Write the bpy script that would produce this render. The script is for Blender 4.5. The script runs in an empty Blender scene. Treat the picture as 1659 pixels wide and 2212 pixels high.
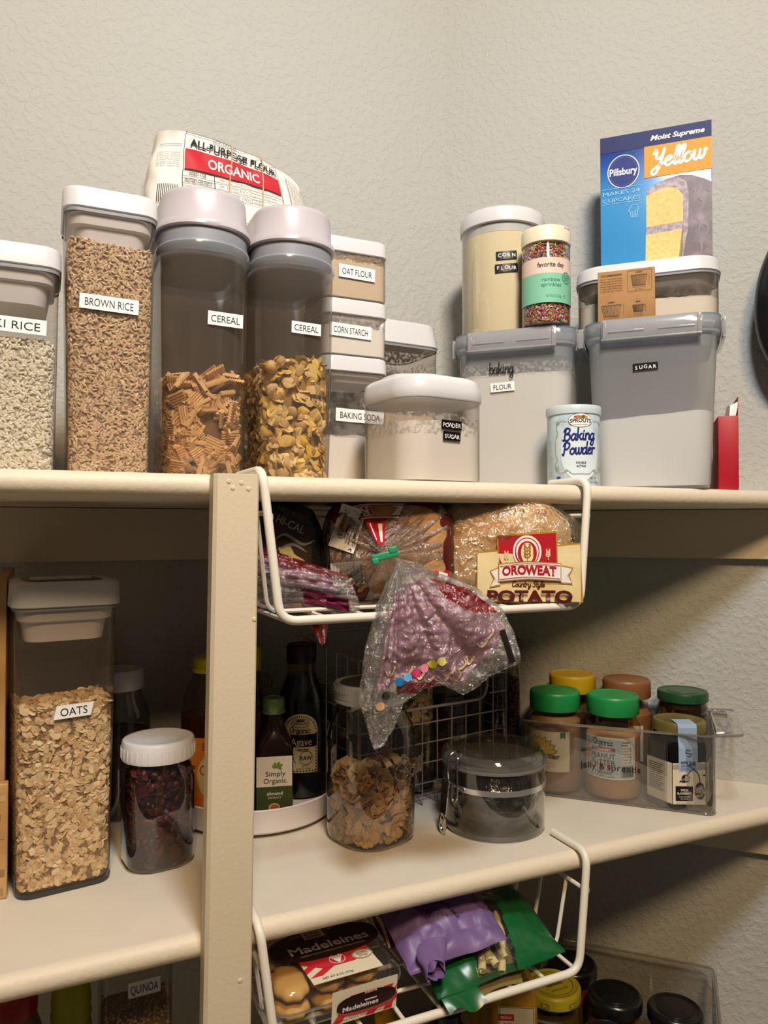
import bpy, bmesh, math, random
import numpy as np
from mathutils import Vector, Matrix, noise
from mathutils.geometry import tessellate_polygon
R = math.radians
scene = bpy.context.scene
COL = scene.collection
random.seed(7)

# ------------------------------------------------------------------ camera, world, lights, exposure
cam_d = bpy.data.cameras.new('camera')
cam_d.sensor_fit = 'VERTICAL'; cam_d.sensor_height = 24.0
cam_d.lens = 1620 / 2212 * 24.0
cam_d.clip_start = 0.02
cam = bpy.data.objects.new('camera', cam_d); COL.objects.link(cam)
cam.location = (0, -.656, .350)
cam.rotation_euler = (R(91.2), 0, R(-24.4))
scene.camera = cam

w = bpy.data.worlds.new('world'); scene.world = w; w.use_nodes = True
w.node_tree.nodes['Background'].inputs[0].default_value = (1, .87, .72, 1)
w.node_tree.nodes['Background'].inputs[1].default_value = .055

def area(name, loc, target, size, energy, col):
    d = bpy.data.lights.new(name, 'AREA'); d.shape = 'DISK'; d.size = size; d.energy = energy; d.color = col
    o = bpy.data.objects.new(name, d); COL.objects.link(o); o.location = loc
    o.rotation_euler = (Vector(target) - Vector(loc)).to_track_quat('-Z', 'Y').to_euler()
    return o
area('ceiling_lamp', (.18, -.70, 1.37), (.30, .1, .2), .20, 13.6, (.90, .96, 1.0))
area('warm_lamp', (-.20, -1.75, 1.88), (.40, .1, .1), .42, 36.0, (1, .70, .385))
scene.view_settings.view_transform = 'Standard'
scene.view_settings.look = 'None'
scene.view_settings.exposure = 0.0
scene.view_settings.gamma = 1.0
scene.view_settings.use_curve_mapping = False
cy = scene.cycles
cy.max_bounces = 8; cy.diffuse_bounces = 3; cy.glossy_bounces = 3; cy.transmission_bounces = 4; cy.transparent_max_bounces = 40
cy.caustics_reflective = False; cy.caustics_refractive = False
cy.use_denoising = True

# ------------------------------------------------------------------ materials
def lin(c):
    c = c / 255
    return c / 12.92 if c <= .04045 else ((c + .055) / 1.055) ** 2.4
def rgb(h):
    if isinstance(h, str):
        h = h.lstrip('#'); h = [int(h[i:i + 2], 16) for i in (0, 2, 4)]
    return (lin(h[0]), lin(h[1]), lin(h[2]), 1)
def nodes(name):
    m = bpy.data.materials.new(name); m.use_nodes = True
    nt = m.node_tree
    return m, nt, nt.nodes['Principled BSDF'], nt.nodes['Material Output']
def nnode(nt, t, **kw):
    n = nt.nodes.new(t)
    for k, v in kw.items():
        if k.startswith('i_'):
            n.inputs[k[2:].replace('_', ' ')].default_value = v
        else: setattr(n, k, v)
    return n
def add_bump(nt, bsdf, scale, strength, dist=.001, detail=3, kind='noise', coord='Object', rough=.5):
    tc = nnode(nt, 'ShaderNodeTexCoord')
    if kind == 'noise':
        t = nnode(nt, 'ShaderNodeTexNoise', i_Scale=scale, i_Detail=detail, i_Roughness=rough); o = t.outputs[0]
    else:
        t = nnode(nt, 'ShaderNodeTexVoronoi', i_Scale=scale, feature='SMOOTH_F1'); o = t.outputs[0]
    nt.links.new(tc.outputs[coord], t.inputs['Vector'])
    b = nnode(nt, 'ShaderNodeBump', i_Strength=strength, i_Distance=dist)
    nt.links.new(o, b.inputs['Height']); nt.links.new(b.outputs[0], bsdf.inputs['Normal'])
    return t
_mc = {}
def mat(name, col, rough=.5, metal=0, spec=.5, bump=None, vary=None, coat=0, sss=0):
    """plain surface; bump=(scale,strength,dist); vary=(colour2,scale,lo,hi)"""
    if name in _mc: return _mc[name]
    m, nt, b, out = nodes(name)
    b.inputs['Base Color'].default_value = rgb(col); b.inputs['Roughness'].default_value = rough
    b.inputs['Metallic'].default_value = metal; b.inputs['Specular IOR Level'].default_value = spec
    b.inputs['Coat Weight'].default_value = coat
    if bump: add_bump(nt, b, *bump)
    if vary:
        tc = nnode(nt, 'ShaderNodeTexCoord'); t = nnode(nt, 'ShaderNodeTexNoise', i_Scale=vary[1], i_Detail=5)
        nt.links.new(tc.outputs['Object'], t.inputs['Vector'])
        r = nnode(nt, 'ShaderNodeValToRGB'); e = r.color_ramp.elements
        e[0].position = vary[2]; e[1].position = vary[3]; e[0].color = rgb(col); e[1].color = rgb(vary[0])
        nt.links.new(t.outputs[0], r.inputs[0]); nt.links.new(r.outputs[0], b.inputs['Base Color'])
    _mc[name] = m; return m
def ink(h, rough=.55):
    return mat('ink_' + h.lstrip('#'), h, rough, spec=.3)
def island_mat(name, cols, rough=.6, bump=None, spec=.3):
    """loose pieces: each piece takes its own colour from a ramp"""
    m, nt, b, out = nodes(name)
    g = nnode(nt, 'ShaderNodeNewGeometry'); r = nnode(nt, 'ShaderNodeValToRGB'); r.color_ramp.interpolation = 'CONSTANT' if len(cols) > 4 else 'LINEAR'
    e = r.color_ramp.elements
    while len(e) < len(cols): e.new(.5)
    for i, c in enumerate(cols):
        e[i].position = i / len(cols) if len(cols) > 4 else i / max(1, len(cols) - 1); e[i].color = rgb(c)
    nt.links.new(g.outputs['Random Per Island'], r.inputs[0]); nt.links.new(r.outputs[0], b.inputs['Base Color'])
    b.inputs['Roughness'].default_value = rough; b.inputs['Specular IOR Level'].default_value = spec
    if bump: add_bump(nt, b, *bump)
    return m
def clear_mat(name, tint=(235, 235, 232), milk=.0, milkcol=(200, 205, 210), rough=.04, gloss=.5, bump=None, ior=1.45, streak=None, edge=None):
    """thin clear plastic or glass skin: transparent + fresnel gloss (+ milky scatter)"""
    m, nt, b, out = nodes(name)
    nt.nodes.remove(b)
    t = nnode(nt, 'ShaderNodeBsdfTransparent'); t.inputs[0].default_value = rgb(tint)
    g = nnode(nt, 'ShaderNodeBsdfGlossy'); g.inputs['Roughness'].default_value = rough; g.inputs[0].default_value = (1, 1, 1, 1)
    geo = nnode(nt, 'ShaderNodeNewGeometry'); dot = nnode(nt, 'ShaderNodeVectorMath', operation='DOT_PRODUCT')
    nt.links.new(geo.outputs['Normal'], dot.inputs[0]); nt.links.new(geo.outputs['Incoming'], dot.inputs[1])
    ab = nnode(nt, 'ShaderNodeMath', operation='ABSOLUTE'); nt.links.new(dot.outputs['Value'], ab.inputs[0])
    om = nnode(nt, 'ShaderNodeMath', operation='SUBTRACT', use_clamp=True); om.inputs[0].default_value = 1; nt.links.new(ab.outputs[0], om.inputs[1])
    pw = nnode(nt, 'ShaderNodeMath', operation='POWER'); pw.inputs[1].default_value = 4.5; nt.links.new(om.outputs[0], pw.inputs[0])
    f0 = ((ior - 1) / (ior + 1)) ** 2
    mul = nnode(nt, 'ShaderNodeMath', operation='MULTIPLY_ADD', use_clamp=True); mul.inputs[1].default_value = .9 * gloss; mul.inputs[2].default_value = f0 * gloss * 1.6
    nt.links.new(pw.outputs[0], mul.inputs[0])
    if edge:                                     # thicker path through the wall at grazing view
        p2 = nnode(nt, 'ShaderNodeMath', operation='POWER'); p2.inputs[1].default_value = edge[1]; nt.links.new(om.outputs[0], p2.inputs[0])
        mc = nnode(nt, 'ShaderNodeMix', data_type='RGBA'); mc.inputs[6].default_value = rgb(tint); mc.inputs[7].default_value = rgb(edge[0])
        nt.links.new(p2.outputs[0], mc.inputs[0]); nt.links.new(mc.outputs[2], t.inputs[0])
    base = t.outputs[0]
    if milk > 0:
        d = nnode(nt, 'ShaderNodeBsdfDiffuse'); d.inputs[0].default_value = rgb(milkcol)
        tl = nnode(nt, 'ShaderNodeBsdfTranslucent'); tl.inputs[0].default_value = rgb(milkcol)
        a = nnode(nt, 'ShaderNodeMixShader'); a.inputs[0].default_value = .5
        nt.links.new(d.outputs[0], a.inputs[1]); nt.links.new(tl.outputs[0], a.inputs[2])
        mk = nnode(nt, 'ShaderNodeMixShader'); mk.inputs[0].default_value = milk
        if streak:
            tc = nnode(nt, 'ShaderNodeTexCoord'); tx = nnode(nt, 'ShaderNodeTexNoise', i_Scale=streak[0], i_Detail=6)
            rp = nnode(nt, 'ShaderNodeMapRange'); rp.inputs[1].default_value = streak[1]; rp.inputs[2].default_value = streak[2]; rp.inputs[3].default_value = 0; rp.inputs[4].default_value = milk
            nt.links.new(tc.outputs['Object'], tx.inputs['Vector']); nt.links.new(tx.outputs[0], rp.inputs[0]); nt.links.new(rp.outputs[0], mk.inputs[0])
        nt.links.new(base, mk.inputs[1]); nt.links.new(a.outputs[0], mk.inputs[2]); base = mk.outputs[0]
    mx = nnode(nt, 'ShaderNodeMixShader')
    nt.links.new(mul.outputs[0], mx.inputs[0]); nt.links.new(base, mx.inputs[1]); nt.links.new(g.outputs[0], mx.inputs[2])
    nt.links.new(mx.outputs[0], out.inputs['Surface'])
    if bump:
        tc = nnode(nt, 'ShaderNodeTexCoord'); tx = nnode(nt, 'ShaderNodeTexNoise', i_Scale=bump[0], i_Detail=4)
        bp = nnode(nt, 'ShaderNodeBump', i_Strength=bump[1], i_Distance=bump[2])
        nt.links.new(tc.outputs['Object'], tx.inputs['Vector']); nt.links.new(tx.outputs[0], bp.inputs['Height'])
        nt.links.new(bp.outputs[0], g.inputs['Normal']); nt.links.new(bp.outputs[0], dot.inputs[0])
    return m

# ------------------------------------------------------------------ mesh builder
def smooth_path(pts, sub=6, closed=False):
    P = [np.array(p, float) for p in pts]; n = len(P); out = []
    rng = range(n if closed else n - 1)
    for i in rng:
        p0 = P[(i - 1) % n] if (closed or i > 0) else P[0]
        p1 = P[i]; p2 = P[(i + 1) % n]
        p3 = P[(i + 2) % n] if (closed or i + 2 < n) else P[-1]
        for k in range(sub):
            t = k / sub
            out.append(.5 * (2 * p1 + (p2 - p0) * t + (2 * p0 - 5 * p1 + 4 * p2 - p3) * t * t + (3 * p1 - p0 - 3 * p2 + p3) * t ** 3))
    if not closed: out.append(P[-1])
    return out
def fillet(pts, r, n=5):
    """round the corners of a 3D polyline"""
    P = [Vector(p) for p in pts]; out = [P[0]]
    for i in range(1, len(P) - 1):
        a, b, c = P[i - 1], P[i], P[i + 1]
        d1 = (a - b); d2 = (c - b); rr_ = min(r, d1.length * .49, d2.length * .49)
        p = b + d1.normalized() * rr_; q = b + d2.normalized() * rr_
        for k in range(n + 1):
            t = k / n; out.append(p * (1 - t) ** 2 + b * 2 * t * (1 - t) + q * t * t)
    out.append(P[-1]); return out
def rr(wd, dp, r, z, n=6, cx=0, cy=0):
    """rounded rectangle ring"""
    r = min(r, wd / 2 - 1e-5, dp / 2 - 1e-5); out = []
    for (sx, sy, a0) in ((1, -1, -90), (1, 1, 0), (-1, 1, 90), (-1, -1, 180)):
        for k in range(n + 1):
            a = R(a0 + 90 * k / n)
            out.append((cx + sx * (wd / 2 - r) + r * math.cos(a), cy + sy * (dp / 2 - r) + r * math.sin(a), z))
    return out

_tc = {}
def text_mesh(s, bold=0.0, shear=0.0, space=1.0):
    k = (s, bold, shear, space)
    if k in _tc: return _tc[k]
    c = bpy.data.curves.new('t', 'FONT'); c.body = s; c.offset = bold; c.shear = shear; c.align_x = 'CENTER'; c.space_character = space
    c.resolution_u = 3; c.space_line = .95
    o = bpy.data.objects.new('t', c)
    me = bpy.data.meshes.new_from_object(o)
    V = np.array([v.co[:2] for v in me.vertices]) if len(me.vertices) else np.zeros((0, 2))
    F = [tuple(p.vertices) for p in me.polygons]
    bpy.data.objects.remove(o); bpy.data.curves.remove(c); bpy.data.meshes.remove(me)
    if len(V): V[:, 0] -= (V[:, 0].max() + V[:, 0].min()) / 2
    _tc[k] = (V, F); return V, F

class B:
    def __init__(self):
        self.v = []; self.f = []; self.m = []; self.M = Matrix(); self.mats = []; self.cur = 0; self.uv = None
    def use(self, m):
        if m not in self.mats: self.mats.append(m)
        self.cur = self.mats.index(m); return self
    def add(self, vs, fs):
        b = len(self.v)
        for p in vs: self.v.append(tuple(self.M @ Vector((float(p[0]), float(p[1]), float(p[2])))))
        for f in fs: self.f.append(tuple(i + b for i in f)); self.m.append(self.cur)
        return self
    def at(self, loc=(0, 0, 0), rot=(0, 0, 0), sc=1):
        from mathutils import Euler
        self.M = Matrix.Translation(loc) @ Euler(rot).to_matrix().to_4x4() @ Matrix.Scale(sc, 4); return self
    def loft(self, rings, cap0=True, cap1=True, closed=True):
        n = len(rings[0]); vs = [p for r in rings for p in r]; fs = []
        for i in range(len(rings) - 1):
            for k in range(n if closed else n - 1):
                a = i * n + k; b_ = i * n + (k + 1) % n
                fs.append((a, b_, b_ + n, a + n))
        if cap0: fs.append(tuple(range(n - 1, -1, -1)))
        if cap1: fs.append(tuple(range((len(rings) - 1) * n, len(rings) * n)))
        return self.add(vs, fs)
    def lathe(self, prof, n=40, cap0=True, cap1=True):
        return self.loft([[(r * math.cos(2 * math.pi * k / n), r * math.sin(2 * math.pi * k / n), z) for k in range(n)] for r, z in prof], cap0, cap1)
    def box(self, x0, x1, y0, y1, z0, z1, bv=0):
        cx, cy_, wd, dp = (x0 + x1) / 2, (y0 + y1) / 2, x1 - x0, y1 - y0
        if bv <= 0:
            return self.loft([[(x0, y0, z), (x1, y0, z), (x1, y1, z), (x0, y1, z)] for z in (z0, z1)])
        rg = []
        for a in (0, 30, 60, 90): rg.append(rr(wd - 2 * bv * (1 - math.sin(R(a))), dp - 2 * bv * (1 - math.sin(R(a))), bv, z0 + bv * (1 - math.cos(R(a))), 3, cx, cy_))
        for a in (90, 60, 30, 0): rg.append(rr(wd - 2 * bv * (1 - math.sin(R(a))), dp - 2 * bv * (1 - math.sin(R(a))), bv, z1 - bv * (1 - math.cos(R(a))), 3, cx, cy_))
        return self.loft(rg)
    def tube(self, pts, r, n=8, closed=False, flat=1.0, ends=True):
        P = [Vector(p) for p in pts]; N = len(P); rings = []
        up = None
        for i in range(N):
            if closed: t = (P[(i + 1) % N] - P[i - 1]).normalized()
            else: t = (P[min(i + 1, N - 1)] - P[max(i - 1, 0)]).normalized()
            if up is None:
                up = Vector((0, 0, 1)) if abs(t.z) < .9 else Vector((1, 0, 0))
            up = (up - t * up.dot(t)).normalized(); s = t.cross(up)
            rad = r[i] if isinstance(r, (list, tuple)) else r
            rings.append([tuple(P[i] + (s * math.cos(2 * math.pi * k / n) + up * math.sin(2 * math.pi * k / n) * flat) * rad) for k in range(n)])
        if closed: rings.append(rings[0]); return self.loft(rings, False, False)
        return self.loft(rings, ends, ends)
    def grid(self, fn, nu, nv, wrap=False):
        vs = [fn(i / nu, j / nv) for j in range(nv + 1) for i in range(nu + (0 if wrap else 1))]
        W = nu if wrap else nu + 1; fs = []
        for j in range(nv):
            for i in range(nu):
                a = j * W + i; b_ = j * W + (i + 1) % W
                fs.append((a, b_, b_ + W, a + W))
        return self.add(vs, fs)
    def obj(self, name, parent=None, smooth=40, uv=None):
        me = bpy.data.meshes.new(name)
        me.from_pydata(self.v, [], self.f); me.validate()
        for m in self.mats: me.materials.append(m)
        if len(self.m) == len(me.polygons): me.polygons.foreach_set('material_index', self.m)
        if smooth:
            me.polygons.foreach_set('use_smooth', [True] * len(me.polygons))
            if smooth < 180: me.set_sharp_from_angle(angle=R(smooth))
        me.update()
        o = bpy.data.objects.new(name, me); COL.objects.link(o)
        if parent: o.parent = parent
        return o

class Decal(B):
    """flat print laid on a surface: fn(u,v,lift) -> xyz"""
    def __init__(self, fn, step=None):
        super().__init__(); self.fn = fn; self.step = step; self.base = .0004; self.dl = .00018
    def put(self, pts, fs, layer): return self.add([self.fn(p[0], p[1], self.base + self.dl * layer) for p in pts], fs)
    def rect(self, m, x0, y0, x1, y1, layer=0, sk=0):
        self.use(m); nx = max(1, int(math.ceil(abs(x1 - x0) / self.step))) if self.step else 1
        ny = nx if self.step else 1
        if self.step: ny = max(1, int(math.ceil(abs(y1 - y0) / self.step)))
        vs = []; fs = []
        for j in range(ny + 1):
            for i in range(nx + 1): vs.append((x0 + (x1 - x0) * i / nx + sk * j / ny, y0 + (y1 - y0) * j / ny))
        for j in range(ny):
            for i in range(nx):
                a = j * (nx + 1) + i; fs.append((a, a + 1, a + nx + 2, a + nx + 1))
        return self.put(vs, fs, layer)
    def frame(self, m, x0, y0, x1, y1, t, layer=1):
        self.rect(m, x0, y0, x1, y0 + t, layer); self.rect(m, x0, y1 - t, x1, y1, layer)
        self.rect(m, x0, y0, x0 + t, y1, layer); return self.rect(m, x1 - t, y0, x1, y1, layer)
    def ell(self, m, cx, cy_, rx, ry, layer=1, n=32, wob=0, k=0):
        """ellipse as vertical strips (safe on curved faces)"""
        self.use(m); top = []; bot = []
        for i in range(n + 1):
            a = math.pi * (1 - i / n); s = 1 + (wob * math.cos(k * a) if wob else 0)
            top.append((cx + rx * s * math.cos(a), cy_ + ry * s * math.sin(a))); bot.append((cx + rx * s * math.cos(a), cy_ - ry * s * math.sin(a)))
        vs = []; fs = []
        for p, q in zip(bot, top): vs += [p, q]
        for i in range(n): fs.append((2 * i, 2 * i + 2, 2 * i + 3, 2 * i + 1))
        return self.put(vs, fs, layer)
    def ring(self, m, cx, cy_, rx, ry, t, layer=2, a0=0, a1=360, n=40):
        self.use(m); vs = []; fs = []
        for i in range(n + 1):
            a = R(a0 + (a1 - a0) * i / n)
            for q in (0, t): vs.append((cx + (rx - q) * math.cos(a), cy_ + (ry - q) * math.sin(a)))
        for i in range(n): fs.append((2 * i, 2 * i + 1, 2 * i + 3, 2 * i + 2))
        return self.put(vs, fs, layer)
    def poly(self, m, pts, layer=1):
        self.use(m); t = tessellate_polygon([[Vector((p[0], p[1], 0)) for p in pts]])
        return self.put(pts, [tuple(x) for x in t], layer)
    def text(self, m, s, cx, cy_, h, wd=None, layer=2, bold=0, shear=0, rot=0, arc=0, space=1.0, bend=0):
        """h = cap height, wd = total width wanted"""
        V, F = text_mesh(s, bold, shear, space)
        if not len(V): return self
        V = V.copy(); sx = h / .729
        nat = V[:, 0].max() - V[:, 0].min()
        fx = (wd / nat) if wd else sx
        V = np.stack([V[:, 0] * fx, V[:, 1] * sx - h / 2], 1)
        if arc: V[:, 1] += arc * (1 - (V[:, 0] / (abs(V[:, 0]).max() + 1e-9)) ** 2)
        c, s_ = math.cos(R(rot)), math.sin(R(rot))
        V = np.stack([cx + V[:, 0] * c - V[:, 1] * s_, cy_ + V[:, 0] * s_ + V[:, 1] * c], 1)
        self.use(m); return self.put([tuple(p) for p in V], F, layer)
    def stroke(self, m, pts, t, layer=2, sub=6, closed=False, taper=False):
        P = smooth_path(pts, sub, closed) if sub > 1 else [np.array(p, float) for p in pts]
        if closed: P.append(P[0])
        vs = []; fs = []; n = len(P)
        for i in range(n):
            d = P[min(i + 1, n - 1)] - P[max(i - 1, 0)]; d = d / (np.linalg.norm(d) + 1e-9); q = np.array([-d[1], d[0]])
            k = t / 2 * (math.sin(math.pi * min(max(i / (n - 1), .06), .94)) if taper else 1)
            vs += [tuple(P[i] + q * k), tuple(P[i] - q * k)]
        for i in range(n - 1): fs.append((2 * i, 2 * i + 1, 2 * i + 3, 2 * i + 2))
        self.kk = (getattr(self, 'kk', 0) + 1) % 5; layer = layer + .17 * self.kk
        self.use(m); self.put(vs, fs, layer)
        if not closed and not taper:
            for e in (P[0], P[-1]): self.put([(e[0] + t / 2 * math.cos(a), e[1] + t / 2 * math.sin(a)) for a in np.linspace(0, 2 * math.pi, 9)[:-1]], [tuple(range(8))], layer + .35)
        return self
    def script(self, m, s, cx, cy_, xh, t, wd=None, shear=.15, rot=0, layer=3, climb=0):
        """monoline cursive lettering from stroke glyphs; xh = x height"""
        x = 0; strokes = []
        for ch in s:
            g = GLY.get(ch)
            if g is None: x += .55; continue
            for st in g[1]: strokes.append([(x + p[0] + shear * p[1], p[1] + climb * x) for p in st])
            x += g[0]
        fx = (wd / x) if wd else xh
        c, s_ = math.cos(R(rot)), math.sin(R(rot))
        for st in strokes:
            q = [((p[0] - x / 2) * fx, (p[1] - .5) * xh) for p in st]
            self.stroke(m, [(cx + a * c - b * s_, cy_ + a * s_ + b * c) for a, b in q], t, layer)
        return self
GLY = {
 'a': (.95, [[(.75, .85), (.42, 1), (.1, .65), (.1, .2), (.35, 0), (.65, .3), (.78, .95)], [(.78, .95), (.74, .3), (.85, 0), (1.0, .12)]]),
 'b': (.9, [[(.12, 1.9), (.12, .1)], [(.12, .6), (.42, 1), (.78, .7), (.72, .2), (.4, 0), (.12, .15)]]),
 'i': (.5, [[(.2, 1), (.16, .3), (.28, 0), (.48, .1)], [(.24, 1.42), (.27, 1.45)]]),
 'k': (.88, [[(.14, 1.9), (.12, 0)], [(.75, 1), (.14, .45), (.45, .45), (.7, .05), (.9, .1)]]),
 'n': (.92, [[(.12, 1), (.12, 0)], [(.12, .6), (.45, 1), (.72, .8), (.72, .15), (.9, .05)]]),
 'g': (.95, [[(.75, .85), (.42, 1), (.1, .65), (.1, .2), (.35, 0), (.65, .3), (.78, .95)], [(.78, .95), (.76, -.4), (.5, -.85), (.15, -.65), (.4, -.2), (.95, .15)]]),
 'o': (.9, [[(.45, 1), (.12, .7), (.12, .25), (.42, 0), (.75, .3), (.75, .75), (.45, 1), (.6, .85), (.95, .85)]]),
 'w': (1.2, [[(.1, 1), (.12, .25), (.35, 0), (.58, .4), (.6, 1)], [(.6, .6), (.7, .1), (.9, .05), (1.08, .5), (1.05, 1), (1.25, .85)]]),
 'd': (.98, [[(.75, .85), (.42, 1), (.1, .65), (.1, .2), (.35, 0), (.65, .3), (.78, .95)], [(.84, 1.95), (.76, .3), (.85, 0), (1.0, .12)]]),
 'e': (.82, [[(.12, .5), (.5, .6), (.65, .85), (.42, 1), (.14, .7), (.16, .2), (.45, 0), (.85, .3)]]),
 'r': (.75, [[(.12, 1), (.12, 0)], [(.12, .6), (.35, .95), (.68, .9)]]),
 'l': (.5, [[(.12, .3), (.45, 1.4), (.42, 1.9), (.22, 1.7), (.18, .3), (.3, 0), (.52, .2)]]),
 'y': (.95, [[(.1, 1), (.14, .3), (.38, .02), (.65, .35), (.78, 1)], [(.78, 1), (.72, -.4), (.45, -.85), (.12, -.65), (.4, -.2), (.95, .15)]]),
 's': (.75, [[(.6, .85), (.35, 1), (.15, .78), (.38, .52), (.6, .28), (.38, 0), (.08, .12)]]),
 't': (.6, [[(.28, 1.6), (.22, .3), (.35, 0), (.6, .12)], [(.02, 1.05), (.55, 1.1)]]),
 'p': (.9, [[(.12, 1), (.08, -.8)], [(.12, .6), (.42, 1), (.78, .7), (.72, .2), (.4, 0), (.12, .15)]]),
 'u': (.95, [[(.12, 1), (.14, .3), (.38, .02), (.65, .35), (.74, 1)], [(.74, 1), (.74, .2), (.92, .05)]]),
 'm': (1.3, [[(.1, 1), (.1, 0)], [(.1, .6), (.35, 1), (.58, .8), (.58, 0)], [(.58, .6), (.85, 1), (1.1, .8), (1.1, .15), (1.28, .05)]]),
 'c': (.8, [[(.65, .8), (.4, 1), (.12, .65), (.14, .2), (.42, 0), (.75, .2)]]),
 'B': (1.25, [[(.35, 1.85), (.25, .9), (.15, 0), (-.05, .05)], [(.05, 1.5), (.4, 1.95), (.95, 1.75), (.85, 1.2), (.35, 1.0), (.95, .9), (1.05, .35), (.65, -.05), (.2, .1)]]),
 'P': (1.15, [[(.35, 1.85), (.25, .9), (.12, -.05), (-.1, .1)], [(.02, 1.45), (.4, 1.95), (.98, 1.75), (1.0, 1.2), (.6, .85), (.3, .95)]]),
 'Y': (1.2, [[(.05, 1.5), (.2, 1.9), (.35, 1.5), (.35, 1.05), (.6, .9), (.9, 1.3), (1.0, 1.9)], [(1.0, 1.9), (.85, .4), (.6, -.5), (.3, -.7), (.12, -.35), (.5, .05), (1.2, .4)]]),
 'M': (1.5, [[(.05, 0), (.3, 1.8), (.65, .4), (1.1, 1.8), (1.25, 0), (1.5, .1)]]),
 'S': (1.05, [[(.95, 1.6), (.6, 1.9), (.25, 1.55), (.55, 1.0), (.85, .5), (.5, 0), (.05, .25)]]),
 'C': (1.15, [[(1.0, 1.5), (.7, 1.9), (.2, 1.4), (.12, .5), (.5, 0), (1.05, .35)]]),
 'O': (1.2, [[(.6, 1.9), (.15, 1.3), (.15, .5), (.55, 0), (1.0, .5), (1.0, 1.4), (.6, 1.9), (.8, 1.65)]]),
 'A': (1.2, [[(0, 0), (.55, 1.9), (1.0, 0), (1.15, .1)], [(.25, .75), (.85, .75)]]),
 'V': (1.1, [[(.1, 1.8), (.5, 0), (1.0, 1.8)]]),
}
def flat(y=0, x0=0, z0=0): return lambda u, v, l: (x0 + u, y - l, z0 + v)
def cylmap(rad, a0=0, z0=0):
    def f(u, v, l):
        a = u / rad + a0; q = (rad(v) if callable(rad) else rad) + l
        return (q * math.sin(a), -q * math.cos(a), z0 + v)
    return f

# ------------------------------------------------------------------ naming
def thing(name, label, cat, loc=(0, 0, 0), rz=0, group=None, rot=None):
    o = bpy.data.objects.new(name, None); COL.objects.link(o); o.location = loc
    o.rotation_euler = rot if rot else (0, 0, R(rz)); o.empty_display_size = .02
    return tag(o, label, cat, group)
def tag(o, label, cat, group=None, kind=None):
    o['label'] = label; o['category'] = cat
    if group: o['group'] = group
    if kind: o['kind'] = kind
    return o
def struct(o): o['kind'] = 'structure'; return o
S2 = math.sqrt(.5)
CX, CY = .581, .386                          # inner corner of the two walls
def W(s, t, z=0): return (CX + S2 * s - S2 * t, CY - S2 * s - S2 * t, z)
ZU, ZB = .397, -.40                          # upper and bottom shelf tops (middle shelf top is 0)
# ------------------------------------------------------------------ palette
WALL = mat('wall_paint', '#d9d4ca', .85, spec=.15)
def wall_paint():
    m, nt, b, out = nodes('wall_knockdown')
    b.inputs['Base Color'].default_value = rgb('#bbbbb6'); b.inputs['Roughness'].default_value = .8; b.inputs['Specular IOR Level'].default_value = .2
    tc = nnode(nt, 'ShaderNodeTexCoord')
    a = nnode(nt, 'ShaderNodeTexNoise', i_Scale=120, i_Detail=3, i_Roughness=.5)
    r = nnode(nt, 'ShaderNodeMapRange'); r.inputs[1].default_value = .47; r.inputs[2].default_value = .6
    c = nnode(nt, 'ShaderNodeTexNoise', i_Scale=330, i_Detail=2)
    nt.links.new(tc.outputs['Object'], a.inputs['Vector']); nt.links.new(tc.outputs['Object'], c.inputs['Vector'])
    nt.links.new(a.outputs[0], r.inputs[0])
    s = nnode(nt, 'ShaderNodeMath', operation='MULTIPLY_ADD'); s.inputs[1].default_value = .25
    nt.links.new(c.outputs[0], s.inputs[0]); nt.links.new(r.outputs[0], s.inputs[2])
    bp = nnode(nt, 'ShaderNodeBump', i_Strength=.5, i_Distance=.0011)
    nt.links.new(s.outputs[0], bp.inputs['Height']); nt.links.new(bp.outputs[0], b.inputs['Normal'])
    return m
WALL = wall_paint()
SHELF = mat('shelf_paint', '#e2d5be', .5, spec=.35, bump=(140, .35, .0012, 3))
SHELFTOP = mat('shelf_top_paint', '#ddd3c2', .45, spec=.35, bump=(60, .06, .001, 3), vary=('#d2cabb', 9, .4, .75))
POST = mat('post_paint', '#dccdb2', .55, spec=.3, bump=(260, .18, .0008, 2))
LIDW = mat('white_lid_plastic', '#dddcdf', .28, spec=.5)
LIDG = mat('grey_gasket', '#8d9098', .5)
LIDCREAM = mat('cream_lid', '#e9e0c4', .4)
CLEAR = clear_mat('clear_plastic', (246, 244, 242), milk=.10, milkcol=(214, 200, 186), gloss=.6, edge=((165, 157, 150), 3.2))
GLASS = clear_mat('clear_glass', (247, 248, 246), gloss=1.2, rough=.03, ior=1.6, edge=((112, 109, 102), 2.6))
MILKY = clear_mat('milky_plastic', (243, 245, 248), milk=.42, milkcol=(226, 227, 229), gloss=.6, rough=.18)
FROST = clear_mat('frosted_rim', (244, 246, 249), milk=.42, milkcol=(222, 226, 232), gloss=.7, rough=.15)
INSERT = mat('lid_insert', '#d8d5d6', .4)
TAPE = mat('label_tape', '#f6f6f6', .45); BLK = mat('label_black', '#141414', .4); DYMO = mat('dymo_black', '#101012', .3)
EMB = mat('embossed_white', '#f2f2f2', .5)
WIREW = mat('white_coated_wire', '#ece5d6', .35, spec=.4)
STEEL = mat('steel_wire', '#a8a299', .35, metal=.35, spec=.8)
CHROME = mat('chrome', '#d8d8d8', .1, metal=1)
ZINC = mat('zinc_lid', '#a8a49b', .38, metal=.4, spec=.7)

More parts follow.
